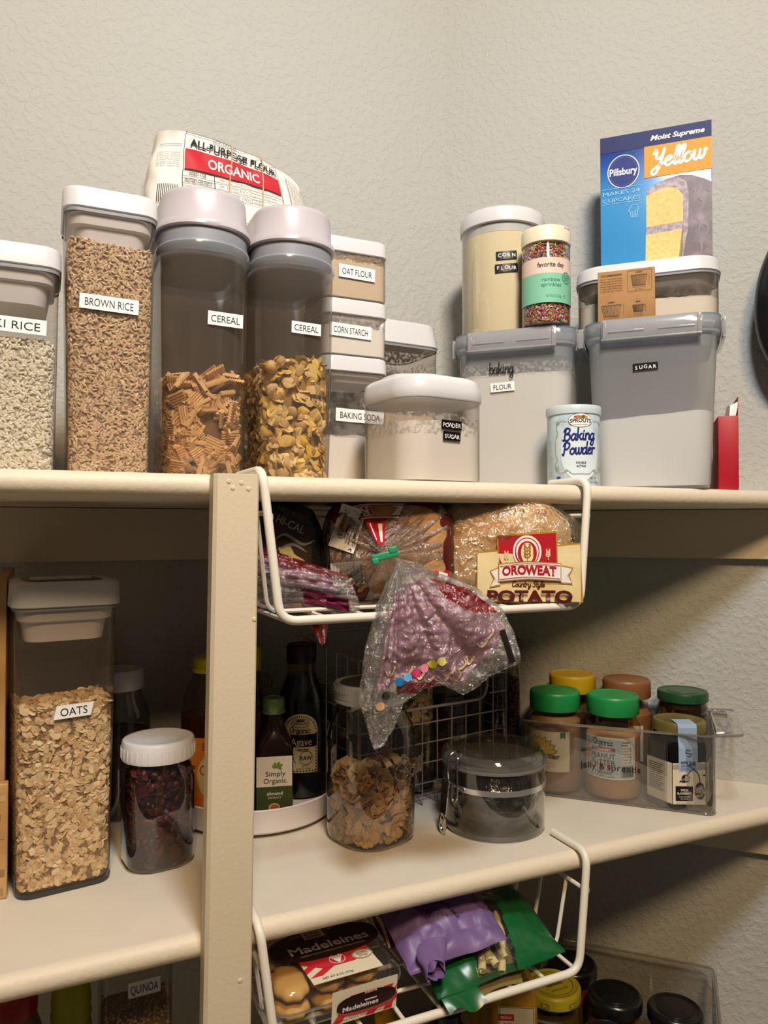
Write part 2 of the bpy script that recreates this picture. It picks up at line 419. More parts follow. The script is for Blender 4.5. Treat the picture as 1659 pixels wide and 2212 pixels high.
# ------------------------------------------------------------------ the room
b = B().use(WALL); b.box(-1.1, CX, CY, CY + .1, -.75, 1.5); struct(b.obj('wall_back', smooth=0))
b = B().use(WALL)
q = [W(0, 0), W(1.3, 0), W(1.3, -.1), (CX, CY + .1, 0), ]
b.loft([[(p[0], p[1], z) for p in q] for z in (-.75, 1.5)]); struct(b.obj('wall_right', smooth=0))
b = B().use(SHELF)
def prism_wall(s0, s1, t1, z0, z1):
    b.loft([[W(s0, 0, z)[:2] + (z,), W(s1, 0, z)[:2] + (z,), W(s1, t1, z)[:2] + (z,), W(s0, t1, z)[:2] + (z,)] for z in (z0, z1)])
def cleat(n, zt):
    global b
    b = B().use(SHELF); prism_wall(.012, .545, .014, zt - .068, zt - .0005); struct(b.obj('trim_%d' % n, smooth=0))
    b = B().use(SHELF); b.box(-1.0, CX - .006, CY - .014, CY - .0002, zt - .068, zt - .0005); struct(b.obj('trim_%d' % (n + 1), smooth=0))

def shelf(zt, label):
    prof = []
    for k in range(13):
        a = R(-90 + 180 * k / 12); prof.append((.0105 - .0105 * math.cos(a), zt - .0105 + .0105 * math.sin(a)))
    prof = prof + [(CY - .0005, zt), (CY - .0005, zt - .021)]
    b = B()
    rings = [[(-1.0, y, z) for y, z in prof], [(CX + CY - y - .0006, y, z) for y, z in prof]]
    b.use(SHELFTOP).loft(rings)
    b.use(SHELF); k = b.mats.index(SHELF)
    n = len(prof)
    for i, f in enumerate(b.f):
        if len(f) == 4 and i < n:
            zs = [b.v[j] for j in f]
            if max(p[1] for p in zs) < .0125 or max(p[2] for p in zs) < zt - .02: b.m[i] = k
    o = b.obj('shelf', smooth=30)
    return tag(o, label, 'shelf')
shelf(ZU, 'cream painted upper shelf carrying tall cereal dispensers and flour containers')
shelf(0, 'cream painted middle shelf carrying the oats container, glass jars and spreads bin')
shelf(ZB, 'lowest cream shelf in shade under the wire basket of bagged snacks')
cleat(1, ZU - .0215); cleat(3, -.0215)

# upright in front of the shelves, slightly out of plumb
b = B().use(POST)
def postring(z):
    k = (ZU - z) / .47
    x0 = .1312 - .0068 * k; x1 = .1702 - .0055 * k; c = .003
    return [(x0, -.019 + c, z), (x0 + c, -.019, z), (x1 - c / 2, -.019, z), (x1, -.019 + c / 2, z), (x1, -.0004, z), (x0, -.0004, z)]
b.loft([postring(z) for z in (-.56, -.3, -.15, 0, .15, .3, ZU - .0005)])
for (x, z) in ((.1435, .3895), (.1545, .3885), (.1605, .3835), (.147, .384), (.166, .271), (.155, -.034)):
    b.at((x, -.0192, z), (R(90), 0, 0)).lathe([(0, -.0004), (.0022, -.0002), (.0016, .0004), (0, .0006)], 10, False, False)
b.at()
tag(b.obj('wooden_post', smooth=30), 'cream painted square wooden upright in front of the shelf edges', 'post')

# ------------------------------------------------------------------ loose contents
def proto_grain(L, r, n=5):
    vs = [(-L / 2, 0, 0)]
    for x, k in ((-.3, .75), (0, 1), (.3, .75)):
        for i in range(n): a = 2 * math.pi * i / n; vs.append((L * x, r * k * math.cos(a), r * k * math.sin(a)))
    vs.append((L / 2, 0, 0)); fs = []
    for i in range(n):
        j = (i + 1) % n
        fs.append((0, 1 + j, 1 + i))
        for q in (0, 1): fs.append((1 + q * n + i, 1 + q * n + j, 1 + (q + 1) * n + j, 1 + (q + 1) * n + i))
        fs.append((1 + 2 * n + i, 1 + 2 * n + j, 1 + 3 * n))
    return np.array(vs), fs
def proto_flake(r, thick, n=10, ell=1.25, wave=.0, seed=0, rings=1):
    rnd = random.Random(seed); vs = [(0, 0, thick)]
    ph = rnd.random() * 6; rad = [1 + rnd.uniform(-.12, .12) for _ in range(n)]
    for q in range(1, rings + 1):
        for i in range(n):
            a = 2 * math.pi * i / n; k = q / rings
            z = wave * r * k * (math.sin(2 * a + ph) + .6 * math.sin(3 * a + ph * 2)) + (thick * .8 if q < rings else 0)
            vs.append((r * ell * rad[i] * k * math.cos(a), r * rad[i] * k * math.sin(a), z))
    m = len(vs); vs.append((0, 0, -thick)); fs = []
    for i in range(n):
        j = (i + 1) % n
        fs.append((0, 1 + i, 1 + j))
        for q in range(rings - 1): fs.append((1 + q * n + i, 1 + (q + 1) * n + i, 1 + (q + 1) * n + j, 1 + q * n + j))
        fs.append((1 + (rings - 1) * n + j, 1 + (rings - 1) * n + i, m))
    return np.array(vs), fs
def proto_square(s, t, n=9):
    vs = []; fs = []
    for side in (1, -1):
        for i in range(2 * n + 1):
            x = -s / 2 + s * i / (2 * n); z = t * side + (t * .55 if i % 2 else -t * .55)
            vs += [(x, -s / 2, z), (x, s / 2, z)]
    N = 2 * (2 * n + 1)
    for i in range(2 * n):
        fs.append((2 * i, 2 * i + 2, 2 * i + 3, 2 * i + 1)); fs.append((N + 2 * i, N + 2 * i + 1, N + 2 * i + 3, N + 2 * i + 2))
        fs.append((2 * i, N + 2 * i, N + 2 * i + 2, 2 * i + 2)); fs.append((2 * i + 1, 2 * i + 3, N + 2 * i + 3, N + 2 * i + 1))
    fs.append((0, 1, N + 1, N)); fs.append((4 * n, N + 4 * n, N + 4 * n + 1, 4 * n + 1))
    return np.array(vs), fs
def proto_chunk(r, seed):
    rnd = random.Random(seed); bm = bmesh.new(); bmesh.ops.create_icosphere(bm, subdivisions=2, radius=r)
    vs = []
    for v in bm.verts: vs.append(tuple(v.co * (1 + .45 * noise.noise(v.co * (2.2 / r) + Vector((seed, 0, 0))))))
    fs = [tuple(v.index for v in f.verts) for f in bm.faces]; bm.free(); return np.array(vs), fs
def ringpts(wd, dp, r, step=.001, front_only=True):
    """points + outward normals along a rounded rectangle outline"""
    out = []
    ring = rr(wd, dp, r, 0, 8); n = len(ring)
    for i in range(n):
        p = np.array(ring[i][:2]); q = np.array(ring[(i + 1) % n][:2]); d = q - p; L = np.linalg.norm(d)
        if L < 1e-7: continue
        nm = np.array([d[1], -d[0]]) / L
        for k in range(max(1, int(L / step))):
            x = p + d * (k + .5) / max(1, int(L / step)); out.append((x, nm))
    return out
def filling(name, label, cat, loc, rz, wd, dp, r, z0, z1, n, ntop, protos, mats, core, tilt=.5, size=(.9, 1.15), inset=.0012, bump=.004, back=False, weights=None, taper=0, slope=0, topf=.0, edge=.0, group=None):
    """granular contents: a heap filling a vessel, pieces pressed against its wall; one uncountable object"""
    rnd = random.Random(name + label); nprng = np.random.default_rng(len(label) + n)
    b = B(); b.use(core)
    def sc(z): return 1 + taper * (z - z0)
    def zt(x, y): return z1 + slope * x + bump * noise.noise(Vector((x * 40, y * 40, z1 * 9))) + topf * (1 - (2 * x / wd) ** 2)
    N = 10
    rings = []
    for k in range(9):
        z = z0 + (z1 - z0 - bump) * k / 8 - (.004 if k == 8 else 0); s = sc(z)
        rings.append([(x * s, y * s, min(zz, zt(x, y) - .004)) for x, y, zz in rr(wd - .006 - edge, dp - .006 - edge, max(r - .003, .002), z, N)])
    b.loft(rings); V = list(b.v); F = list(b.f); M = list(b.m)
    pts = [p for p in ringpts(wd - 2 * inset, dp - 2 * inset, max(r - inset, .002)) if back or p[1][1] < .35]
    topz = [p for p in ringpts(wd - 2 * inset, dp - 2 * inset, max(r - inset, .002))]
    allm = [core] + mats
    for i in range(n + ntop):
        pi = rnd.choices(range(len(protos)), weights)[0]; pv, pf = protos[pi]
        if i < n:
            x, nm = rnd.choice(pts); z = z0 + .0015 + (zt(x[0], x[1]) - z0 - .0015) * rnd.random(); s = sc(z)
            c = np.array([x[0] * s, x[1] * s, z]); nz = np.array([nm[0], nm[1], 0])
            c -= nz * (rnd.random() ** 1.5) * .003
        else:
            x = np.array([rnd.uniform(-.5, .5) * (wd - .008), rnd.uniform(-.5, .5) * (dp - .008)])
            if x[1] > .2 * dp and not back: x[1] = -x[1]
            s = sc(z1); c = np.array([x[0] * s, x[1] * s, zt(x[0], x[1]) + rnd.uniform(-.001, .001)]); nz = np.array([0, 0, 1.])
        nz = nz + nprng.normal(0, tilt, 3); nz /= np.linalg.norm(nz)
        t = np.cross(nz, nprng.normal(0, 1, 3)); t /= np.linalg.norm(t); u = np.cross(nz, t)
        Q = (pv * rnd.uniform(*size)) @ np.array([t, u, nz])
        # keep every piece inside the vessel
        Q = Q + c
        if i < n:
            nn = np.array([nm[0], nm[1]]); lim = float(np.dot(x * sc(c[2]), nn)) + inset * .35
            ex = (Q[:, :2] @ nn).max() - lim
            if ex > 0: Q[:, :2] -= nn * ex
        for ax_, hw in ((0, wd / 2 - inset * .4), (1, dp / 2 - inset * .4)):
            h_ = hw * sc(c[2]); o1 = Q[:, ax_].max() - h_; o2 = -h_ - Q[:, ax_].min()
            if o1 > 0: Q[:, ax_] -= o1
            elif o2 > 0: Q[:, ax_] += o2
        if abs(wd - dp) < 1e-6 and r > wd * .45:
            ex = np.hypot(Q[:, 0], Q[:, 1]).max() - (wd / 2 * sc(c[2]) - inset * .4); q_ = Q[:, :2].mean(0); L_ = np.hypot(*q_)
            if ex > 0 and L_ > 1e-6: Q[:, :2] -= q_ / L_ * ex
        lo = Q[:, 2].min()
        if lo < z0: Q[:, 2] += z0 - lo
        k = len(V); V.extend(map(tuple, Q)); F.extend(tuple(j + k for j in f) for f in pf); M.extend([1 + pi % len(mats)] * len(pf))
    me = bpy.data.meshes.new(name); me.from_pydata(V, [], F)
    for m_ in allm: me.materials.append(m_)
    me.polygons.foreach_set('material_index', M); me.polygons.foreach_set('use_smooth', [True] * len(F)); me.set_sharp_from_angle(angle=R(50)); me.update()
    o = bpy.data.objects.new(name, me); COL.objects.link(o); o.location = loc; o.rotation_euler = (0, 0, R(rz))
    return tag(o, label, cat, group, 'stuff')
def powder(name, label, cat, loc, rz, wd, dp, r, z0, ztop, m, taper=0, group=None):
    """fine powder filling a vessel; ztop(x,y) is the height of its surface"""
    b = B().use(m); rings = []; H = ztop(0, 0)
    N = 14
    base = rr(wd, dp, r, 0, N)
    fine = []
    for i in range(len(base)):
        p, q = np.array(base[i]), np.array(base[(i + 1) % len(base)]); k = max(1, int(np.linalg.norm(q - p) / .003))
        for j in range(k): fine.append(p + (q - p) * j / k)
    for k in range(7):
        t = k / 6; ring = []
        for p in fine:
            z = z0 + (ztop(p[0], p[1]) - z0) * t; s = 1 + taper * (z - z0); ring.append((p[0] * s, p[1] * s, z))
        rings.append(ring)
    for s2 in (.85, .6, .35, .12):
        rings.append([(p[0] * s2 * (1 + taper * (H - z0)), p[1] * s2 * (1 + taper * (H - z0)), ztop(p[0] * s2, p[1] * s2)) for p in fine])
    b.loft(rings); o = b.obj(name, smooth=50); o.location = loc; o.rotation_euler = (0, 0, R(rz))
    return tag(o, label, cat, group, 'stuff')
def wavy(h, amp, f=30, sx=0, seed=0, ax=0):
    return lambda x, y: h + sx * x + ax * y + amp * noise.noise(Vector((x * f + seed, y * f, seed))) + amp * .5 * noise.noise(Vector((x * f * 3.1, y * f * 3, seed + 5)))

# ------------------------------------------------------------------ labels
def tape(parent, fn, txt, u, v, wd, h=.012, cap=.0066, tw=None, rot=0, skew=0):
    d = Decal(fn, None); c, s = math.cos(R(rot)), math.sin(R(rot))
    g = lambda x, y: (u + x * c - y * s, v + x * s + y * c)
    nx = 10; d.use(TAPE); vs = []; fs = []
    for i in range(nx + 1):
        for y in (-h / 2, h / 2): vs.append(g(-wd / 2 + wd * i / nx + skew * y, y))
    for i in range(nx): fs.append((2 * i, 2 * i + 2, 2 * i + 3, 2 * i + 1))
    d.put(vs, fs, 0); d.text(BLK, txt, u, v, cap, tw or wd * .82, layer=1, rot=rot)
    return d.obj('name_label', parent, smooth=0)
def dymo(parent, fn, txt, u, v, wd, h=.0092, cap=.0042, rot=0, up=None):
    d = Decal(fn); c, s = math.cos(R(rot)), math.sin(R(rot))
    d.use(DYMO); vs = []; nx = 6; fs = []
    for i in range(nx + 1):
        for y in (-h / 2, h / 2): x = -wd / 2 + wd * i / nx; vs.append((u + x * c - y * s, v + x * s + y * c))
    for i in range(nx): fs.append((2 * i, 2 * i + 2, 2 * i + 3, 2 * i + 1))
    d.put(vs, fs, 1)
    n = len(txt)
    for i, ch in enumerate(txt):
        x = -wd / 2 + wd * (i + .75) / (n + .45); y = (random.uniform(-.0006, .0006))
        d.text(EMB, ch, u + x * c - y * s, v + x * s + y * c, cap, None, layer=2, rot=rot, bold=.015)
    return d.obj('embossed_label', parent, smooth=0)

# ------------------------------------------------------------------ upper shelf: tall snap-lid containers
def shell(b, wd, dp, r, z0, z1, taper=0, neck=None, n=7):
    rg = []
    for k, (o, z) in enumerate(((.006, z0), (.002, z0 + .0012), (0, z0 + .005))): rg.append(rr(wd - o, dp - o, max(r - o / 2, .002), z, n))
    for k in range(1, 7):
        z = z0 + .005 + (z1 - z0 - .005) * k / 6; s = 1 + taper * (z - z0)
        rg.append(rr(wd * s, dp * s, r, z, n))
    return b.loft(rg, True, True)
def lid_ring(b, wd, dp, r, z0, z1, bev=.003, n=7, flare=0.0):
    rg = [rr(wd - .002, dp - .002, r, z0, n), rr(wd, dp, r, z0 + .001, n), rr(wd - flare, dp - flare, r, z1 - bev, n)]
    for a in (25, 50, 75): rg.append(rr(wd - flare - 2 * bev * (1 - math.cos(R(a))), dp - flare - 2 * bev * (1 - math.cos(R(a))), r, z1 - bev + bev * math.sin(R(a)), n))
    return b.loft(rg)
def snap_container(name, label, loc, rz, wd, dp, h, r=.014, lid=.02, insert=.032, taper=0, group=None, neck=True, body=CLEAR, lw=.004, flare=.001):
    t = thing(name, label, 'container', loc, rz, group)
    s = 1 + taper * h
    shell(B().use(body), wd, dp, r, 0, h - lid, taper).obj('body', t)
    lid_ring(B().use(LIDW), wd * s + lw, dp * s + lw, r + .002, h - lid, h, flare=flare).obj('lid', t)
    if insert:
        b = B().use(INSERT); b.loft([rr(wd * s - .022, dp * s - .022, r, h - lid - insert), rr(wd * s - .016, dp * s - .016, r, h - lid - insert * .45), rr(wd * s - .008, dp * s - .008, r, h - lid - insert * .4), rr(wd * s - .005, dp * s - .005, r, h - lid - .0005)])
        b.obj('lid_insert', t)
    if neck:
        b = B().use(LIDG); b.loft([rr(wd * s + .0012, dp * s + .0012, r, h - lid - .0035), rr(wd * s + .0012, dp * s + .0012, r, h - lid - .0006)], False, False); b.obj('gasket', t)
    return t
RICEB = island_mat('brown_rice_grain', ['#bf9e7c', '#d6b895', '#e4cba9', '#ccab88'], .4)
RICEW = island_mat('white_rice_grain', ['#ddd5bd', '#ebe4d0', '#f3efe0'], .4)
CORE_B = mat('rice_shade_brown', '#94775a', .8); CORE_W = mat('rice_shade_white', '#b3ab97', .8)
zu = ZU
snap_container('rice_container', 'clear white-lidded container of short white rice cut off by left frame edge', (-.0285, .126, zu), 0, .074, .08, .208, taper=.35)
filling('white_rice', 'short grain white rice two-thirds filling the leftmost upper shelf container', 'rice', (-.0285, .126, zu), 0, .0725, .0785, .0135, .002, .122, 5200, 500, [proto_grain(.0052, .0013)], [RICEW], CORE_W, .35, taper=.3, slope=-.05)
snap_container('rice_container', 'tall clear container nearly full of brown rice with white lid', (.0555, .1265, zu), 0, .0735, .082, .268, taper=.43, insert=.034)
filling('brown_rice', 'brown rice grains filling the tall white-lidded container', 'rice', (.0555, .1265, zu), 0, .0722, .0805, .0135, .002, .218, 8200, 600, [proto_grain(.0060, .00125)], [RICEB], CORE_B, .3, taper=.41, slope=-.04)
for o, txt, u, v, wd in ((0, 'TIKI RICE', .0003, .1335, .058), (1, 'BROWN RICE', -.0015, .1612, .052)):
    p = [x for x in bpy.data.objects if x.name.startswith('rice_container')][o]
    tape(p, flat(-.0433 if o == 0 else -.0446), txt, u, v, wd, .0136 if o == 0 else .0138, .0076, rot=-1.5)

# pour-lid cereal dispensers: nose rounded towards the viewer
def dispenser(label, loc, wd, dp, h):
    t = thing('cereal_dispenser', label, 'cereal dispenser', loc, 0, 'cereal dispensers on the upper shelf')
    r = wd / 2 - .004
    def ring(w_, d_, rad, z, n=10, cham=.3):
        # rounded at the front, squarer at the back
        out = []
        for (sx, sy, a0, q) in ((1, -1, -90, rad), (1, 1, 0, .02), (-1, 1, 90, .02), (-1, -1, 180, rad)):
            for k in range(n + 1):
                a = R(a0 + 90 * k / n); out.append((sx * (w_ / 2 - q) + q * math.cos(a), sy * (d_ / 2 - q) + q * math.sin(a), z))
        return out
    bw = wd - .014
    b = B().use(CLEAR)
    rg = [ring(bw - .008, dp - .022, r - .014, 0), ring(bw - .002, dp - .016, r - .012, .004)]
    for k in range(1, 6): rg.append(ring(bw + .006 * k / 5, dp - .014 + .006 * k / 5, r - .01, .004 + (h - .068) * k / 5))
    b.loft(rg).obj('body', t)
    b = B().use(FROST); b.loft([ring(wd - .004, dp - .004, r - .002, h - .066), ring(wd - .001, dp - .001, r - .001, h - .062), ring(wd - .003, dp - .003, r - .002, h - .056)]).obj('rim', t)
    b = B().use(LIDG); rg = []
    for k in range(7): rg.append(ring(wd - .006 - (.0012 if k % 2 else 0), dp - .006 - (.0012 if k % 2 else 0), r - .002, h - .056 + .0155 * k / 6))
    b.loft(rg).obj('gasket', t)
    b = B().use(mat('shaded_white_lid', '#c2bbc0', .32)); rg = [ring(wd - .002, dp - .002, r, h - .041), ring(wd, dp, r, h - .0395), ring(wd - .001, dp - .001, r, h - .034), ring(wd - .007, dp - .007, r - .003, h - .030), ring(wd - .010, dp - .010, r - .005, h - .006)]  # white lid plastic with its lilac-grey shading put into the colour
    for a in (30, 60, 90): rg.append(ring(wd - .010 - .008 * (1 - math.cos(R(a))), dp - .010 - .008 * (1 - math.cos(R(a))), r - .006, h - .006 + .006 * math.sin(R(a))))
    b.loft(rg).obj('pour_lid', t)
    return t
c1 = dispenser('cereal dispenser with cinnamon squares in the bottom, beside the brown rice', (.1505, .177, zu), .098, .172, .296)
c2 = dispenser('cereal dispenser half full of yellow cornflakes, beside the stacked small containers', (.2475, .179, zu), .096, .172, .296)
tape(c1, flat(-.083, 0, 0), 'CEREAL', .0145, .1625, .0355, .0138, .0072, rot=-1.5)
tape(c2, flat(-.083, 0, 0), 'CEREAL', .0035, .1635, .0325, .0125, .0068, rot=-1.5)
SQ = island_mat('cinnamon_square', ['#c8965c', '#d3a66e', '#dcb784'], .7, bump=(900, .6, .0006, 3))
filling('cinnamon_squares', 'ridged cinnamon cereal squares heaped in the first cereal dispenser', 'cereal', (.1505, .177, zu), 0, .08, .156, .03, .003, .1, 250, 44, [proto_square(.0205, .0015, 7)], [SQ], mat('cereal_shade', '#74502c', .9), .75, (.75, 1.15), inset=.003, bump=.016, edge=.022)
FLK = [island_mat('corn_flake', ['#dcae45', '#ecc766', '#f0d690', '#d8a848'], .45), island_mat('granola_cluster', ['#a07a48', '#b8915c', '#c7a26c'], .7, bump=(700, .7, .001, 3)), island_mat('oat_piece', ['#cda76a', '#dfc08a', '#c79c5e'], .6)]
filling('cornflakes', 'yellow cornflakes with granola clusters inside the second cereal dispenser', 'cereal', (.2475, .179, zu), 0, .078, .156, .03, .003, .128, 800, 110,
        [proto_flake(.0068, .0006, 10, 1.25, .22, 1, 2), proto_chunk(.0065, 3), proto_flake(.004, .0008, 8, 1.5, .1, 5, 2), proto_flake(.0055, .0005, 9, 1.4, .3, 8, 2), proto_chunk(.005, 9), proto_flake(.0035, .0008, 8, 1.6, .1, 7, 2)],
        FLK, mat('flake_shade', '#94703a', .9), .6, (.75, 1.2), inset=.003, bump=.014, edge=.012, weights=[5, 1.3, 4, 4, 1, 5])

# stack of three small containers
OATF = mat('oat_flour', '#d9c6ac', .95, spec=.1, bump=(220, .5, .001, 4)); WHITEP = mat('white_powder', '#f0ece4', .95, spec=.1, bump=(260, .18, .0008, 4))
FLOURP = mat('wheat_flour', '#eee6d8', .95, spec=.1, bump=(200, .15, .0008, 4)); CORNP = mat('corn_flour', '#f2e0bb', .95, spec=.1, bump=(180, .3, .001, 4))
DUST = clear_mat('powder_film', (255, 255, 255), milk=.75, milkcol=(225, 220, 212), gloss=0, streak=(230, .45, .62))
DUSTO = clear_mat('oat_flour_film', (255, 255, 255), milk=.85, milkcol=(196, 176, 148), gloss=0, streak=(260, .40, .55))
def film(parent, wd, dp, r, z0, z1, m, name='powder_residue'):
    b = B().use(m); b.loft([rr(wd, dp, r, z, 5) for z in np.linspace(z0, z1, 5)], False, False); return b.obj(name, parent)
SX, SY = .338, .209
def small(label, z, h, txt, tw, v, fill, fm, flabel, fname, fcat, film_to=None, fm2=DUST, lid=.019, u=.0):
    t = snap_container('small_container', label, (SX, SY, z), 0, .083, .083, h, r=.012, lid=lid, insert=.011, taper=.0, group='stacked small white-lidded containers', neck=False, lw=.003)
    tape(t, flat(-.0421), txt, u, v, tw, .0155, .0079, rot=-1.5)
    powder(fname, flabel, fcat, (SX, SY, z), 0, .0805, .0805, .011, .002, wavy(fill, .0022, 90, seed=z * 10), fm)
    if film_to: film(t, .0815, .0815, .0115, fill - .002, film_to, fm2)
small('small clear container with oat flour label, topmost of its stack', ZU + .2255, .0735, 'OAT FLOUR', .0465, .0315, .047, OATF, 'beige oat flour in the topmost small container', 'oat_flour', 'flour', .0545, DUSTO, u=.0)
small('small clear container with corn starch label, middle of its stack', ZU + .1575, .0675, 'CORN STARCH', .053, .029, .036, WHITEP, 'white corn starch in the middle small container', 'corn_starch', 'corn starch', .046, DUST, u=-.008)
small('taller small container with baking soda label, lowest of its stack', ZU, .157, 'BAKING SODA', .062, .0855, .062, WHITEP, 'white baking soda in the lowest stacked container', 'baking_soda', 'baking soda', .115, clear_mat('soda_film', (255, 255, 255), milk=.45, milkcol=(205, 202, 200), gloss=0, streak=(60, .42, .6)), u=.004)

# white-lidded container behind, half hidden
t = snap_container('storage_container', 'clear container with tall white lid half hidden behind the powdered sugar', (.437, .29, zu), 4, .106, .106, .229, r=.02, lid=.032, insert=.0, neck=True, flare=.008)
powder('pale_flour', 'pale flour in the half hidden container behind the powdered sugar', 'flour', (.437, .29, zu), 4, .103, .103, .019, .002, wavy(.15, .004, 50), OATF)
film(t, .104, .104, .0195, .148, .186, DUST)

# powdered sugar container, corner towards the viewer
PSX, PSY, PSR = .377, .0752, 9
t = thing('sugar_container', 'squat clear container of powdered sugar with glossy white lid at shelf front', 'container', (PSX, PSY, zu), PSR)
shell(B().use(CLEAR), .107, .107, .03, 0, .088, .02).obj('body', t)
b = B().use(LIDW); rg = [rr(.110, .110, .032, .0865), rr(.112, .112, .033, .088), rr(.1115, .1115, .033, .0975), rr(.109, .109, .032, .103)]
for a in (30, 60, 90): rg.append(rr(.109 - .022 * (1 - math.cos(R(a))), .109 - .022 * (1 - math.cos(R(a))), .03, .103 + .0095 * math.sin(R(a))))
b.loft(rg).obj('lid', t)
b = B().use(LIDW); b.at((-.004, .012, 0)).loft([rr(.066, .05, .016, .111), rr(.065, .049, .016, .1165), rr(.06, .044, .016, .1185)]).obj('lid_button', t)
b = B().use(FROST); b.loft([rr(.1075, .1075, .03, .0845), rr(.1086, .1086, .031, .0865)], False, False).obj('gasket', t)
b = B().use(mat('sugar_neck', '#dedbd6', .5)); b.loft([rr(.100, .100, .028, .066), rr(.1015, .1015, .028, .0845)], False, False)
powder('powdered_sugar', 'white powdered sugar in the squat container at the shelf front', 'sugar', (PSX, PSY, zu), PSR, .104, .104, .0285, .002, lambda x, y: .063 - .3 * max(0, x - .012) * (1 if y < 0 else .3) + .0016 * noise.noise(Vector((x * 90, y * 90, 0))), WHITEP, taper=.02)
film(t, .1055, .1055, .0292, .05, .0715, DUST)
dymo(t, flat(-.0538), 'POWDER', -.001, .0595, .0265, .0095, .0045, rot=-1); dymo(t, flat(-.0538), 'SUGAR', -.0008, .0480, .0228, .0092, .0044, rot=-1)

# pair of large milky clip-lid tubs along the right wall
BLUEG = clear_mat('blue_gasket', (205, 216, 228), milk=.5, milkcol=(168, 182, 200), gloss=.5, rough=.2)
CLIP = clear_mat('clip_plastic', (225, 228, 232), milk=.55, milkcol=(240, 241, 242), gloss=1.6, rough=.1)
def tub(label, s, tt):
    t = thing('clip_lid_tub', label, 'container', W(s, tt, zu), -45, 'large clip-lid tubs by the right wall')
    b = B().use(MILKY); rg = [rr(.124, .110, .02, 0, 7), rr(.132, .118, .022, .003, 7), rr(.134, .120, .022, .008, 7)]
    for k in range(1, 7): rg.append(rr(.134 + .016 * k / 6, .120 + .010 * k / 6, .022, .008 + .175 * k / 6, 7))
    rg += [rr(.157, .137, .025, .186, 7), rr(.157, .137, .025, .190, 7)]
    b.loft(rg).obj('body', t)
    b = B().use(BLUEG); b.loft([rr(.139, .12, .02, .172), rr(.141, .122, .02, .186)], False, True).obj('lid_seal', t)
    b = B().use(FROST); rg = [rr(.160, .140, .027, .1905), rr(.161, .141, .027, .193), rr(.161, .141, .027, .203), rr(.158, .138, .026, .207), rr(.150, .13, .024, .2085), rr(.148, .128, .024, .206)]
    b.loft(rg).obj('lid', t)
    b = B().use(BLUEG); b.loft([rr(.1585, .1385, .026, .1995), rr(.159, .139, .026, .2078), rr(.150, .130, .024, .2088)], False, False).obj('rim_tint', t)
    # bulging clip flaps: front and both ends
    def flap(wd, yf, rot):
        b = B().use(CLIP); prof = [(.2082, -.002), (.2075, .003), (.200, .0062), (.192, .0066), (.184, .0052), (.1795, .003), (.1795, .0012), (.184, .0034), (.192, .0046), (.200, .0042), (.206, .0012)]
        xs = np.linspace(-wd / 2, wd / 2, 13)
        rings = [[(x, -yf - o * (1 if abs(x) < wd / 2 - .001 else .6), z) for z, o in prof] for x in xs]
        b.at(rot=(0, 0, R(rot))); b.loft(rings)
        for sgn in (-1, 1):  # moulded slots
            b.box(sgn * wd * .25 - wd * .18, sgn * wd * .25 + wd * .18, -yf - .0074, -yf - .006, .1905, .1925, .0004)
            b.box(sgn * wd * .47 - .0015, sgn * wd * .47 + .0015, -yf - .0074, -yf - .004, .183, .206, .0004)
        b.box(-wd * .5, wd * .5, -yf - .0072, -yf - .004, .1815, .1832, .0004)
        return b.obj('clip_flap', t)
    flap(.114, .0705, 0); flap(.095, .0772, 90); flap(.095, .0772, -90)
    return t
tf = tub('large milky clip-lid tub of baking flour under the round canister', .1415, .122)
ts = tub('large milky clip-lid tub of sugar under the cake mix box', .3105, .122)
powder('baking_flour', 'baking flour filling two-thirds of the left clip-lid tub', 'flour', W(.1415, .122, zu), -45, .130, .116, .021, .004, lambda x, y: .152 + .0012 * noise.noise(Vector((x * 70, y * 60, 2))), FLOURP, taper=.6)
film(tf, .1475, .1285, .0215, .15, .166, DUST)
powder('white_sugar', 'white sugar half filling the right clip-lid tub, surface sloping', 'sugar', W(.3105, .122, zu), -45, .130, .116, .021, .004, wavy(.083, .0008, 40, sx=.07, ax=-.12), WHITEP, taper=.6)
d = Decal(flat(-.0655)); 
for ch, dx in zip('baking', (-.0125, -.0075, -.003, .0008, .005, .0102)): pass
d.script(BLK, 'baking', -.0135, .157, .0078, .0013, wd=.032, shear=.02); d.obj('lettering', tf, smooth=0)
tape(tf, flat(-.0650), 'FLOUR', -.0125, .1355, .0315, .0118, .0068, tw=.0235, rot=2)
dymo(ts, flat(-.0650), 'SUGAR', -.0065, .1485, .029, .0095, .0045, rot=1.5)

# round canister of corn flour
cs, ct = .1127, .105
zc = ZU + .2092
t = thing('round_canister', 'round clear canister of pale yellow corn flour with white lid', 'canister', W(cs, ct, zc))
B().use(GLASS).lathe([(.05, 0), (.0555, .002), (.0565, .006), (.0572, .155), (.0572, .158)]).obj('body', t)
b = B().use(LIDW); b.lathe([(.0575, .1545), (.0592, .1552), (.0595, .158), (.0595, .168), (.058, .174), (.053, .1775), (.03, .1795)]).obj('lid', t)
b = B().use(INSERT); b.lathe([(.0535, .143), (.0545, .1535)], 40, True, True).obj('lid_seal', t)
tag(B().use(CORNP).lathe([(.052, .002), (.0548, .005), (.0562, .14), (.0558, .1415), (.02, .1405)], 48).obj('corn_flour'), 'pale yellow corn flour filling the round canister', 'flour', None, 'stuff')
bpy.data.objects['corn_flour'].location = W(cs, ct, zc)
fm_ = cylmap(.0571, R(-28), 0)
dymo(t, fm_, 'CORN', 0, .108, .0275, .0108, .005, rot=3); dymo(t, fm_, 'FLOUR', 0, .091, .0305, .0108, .005, rot=3)

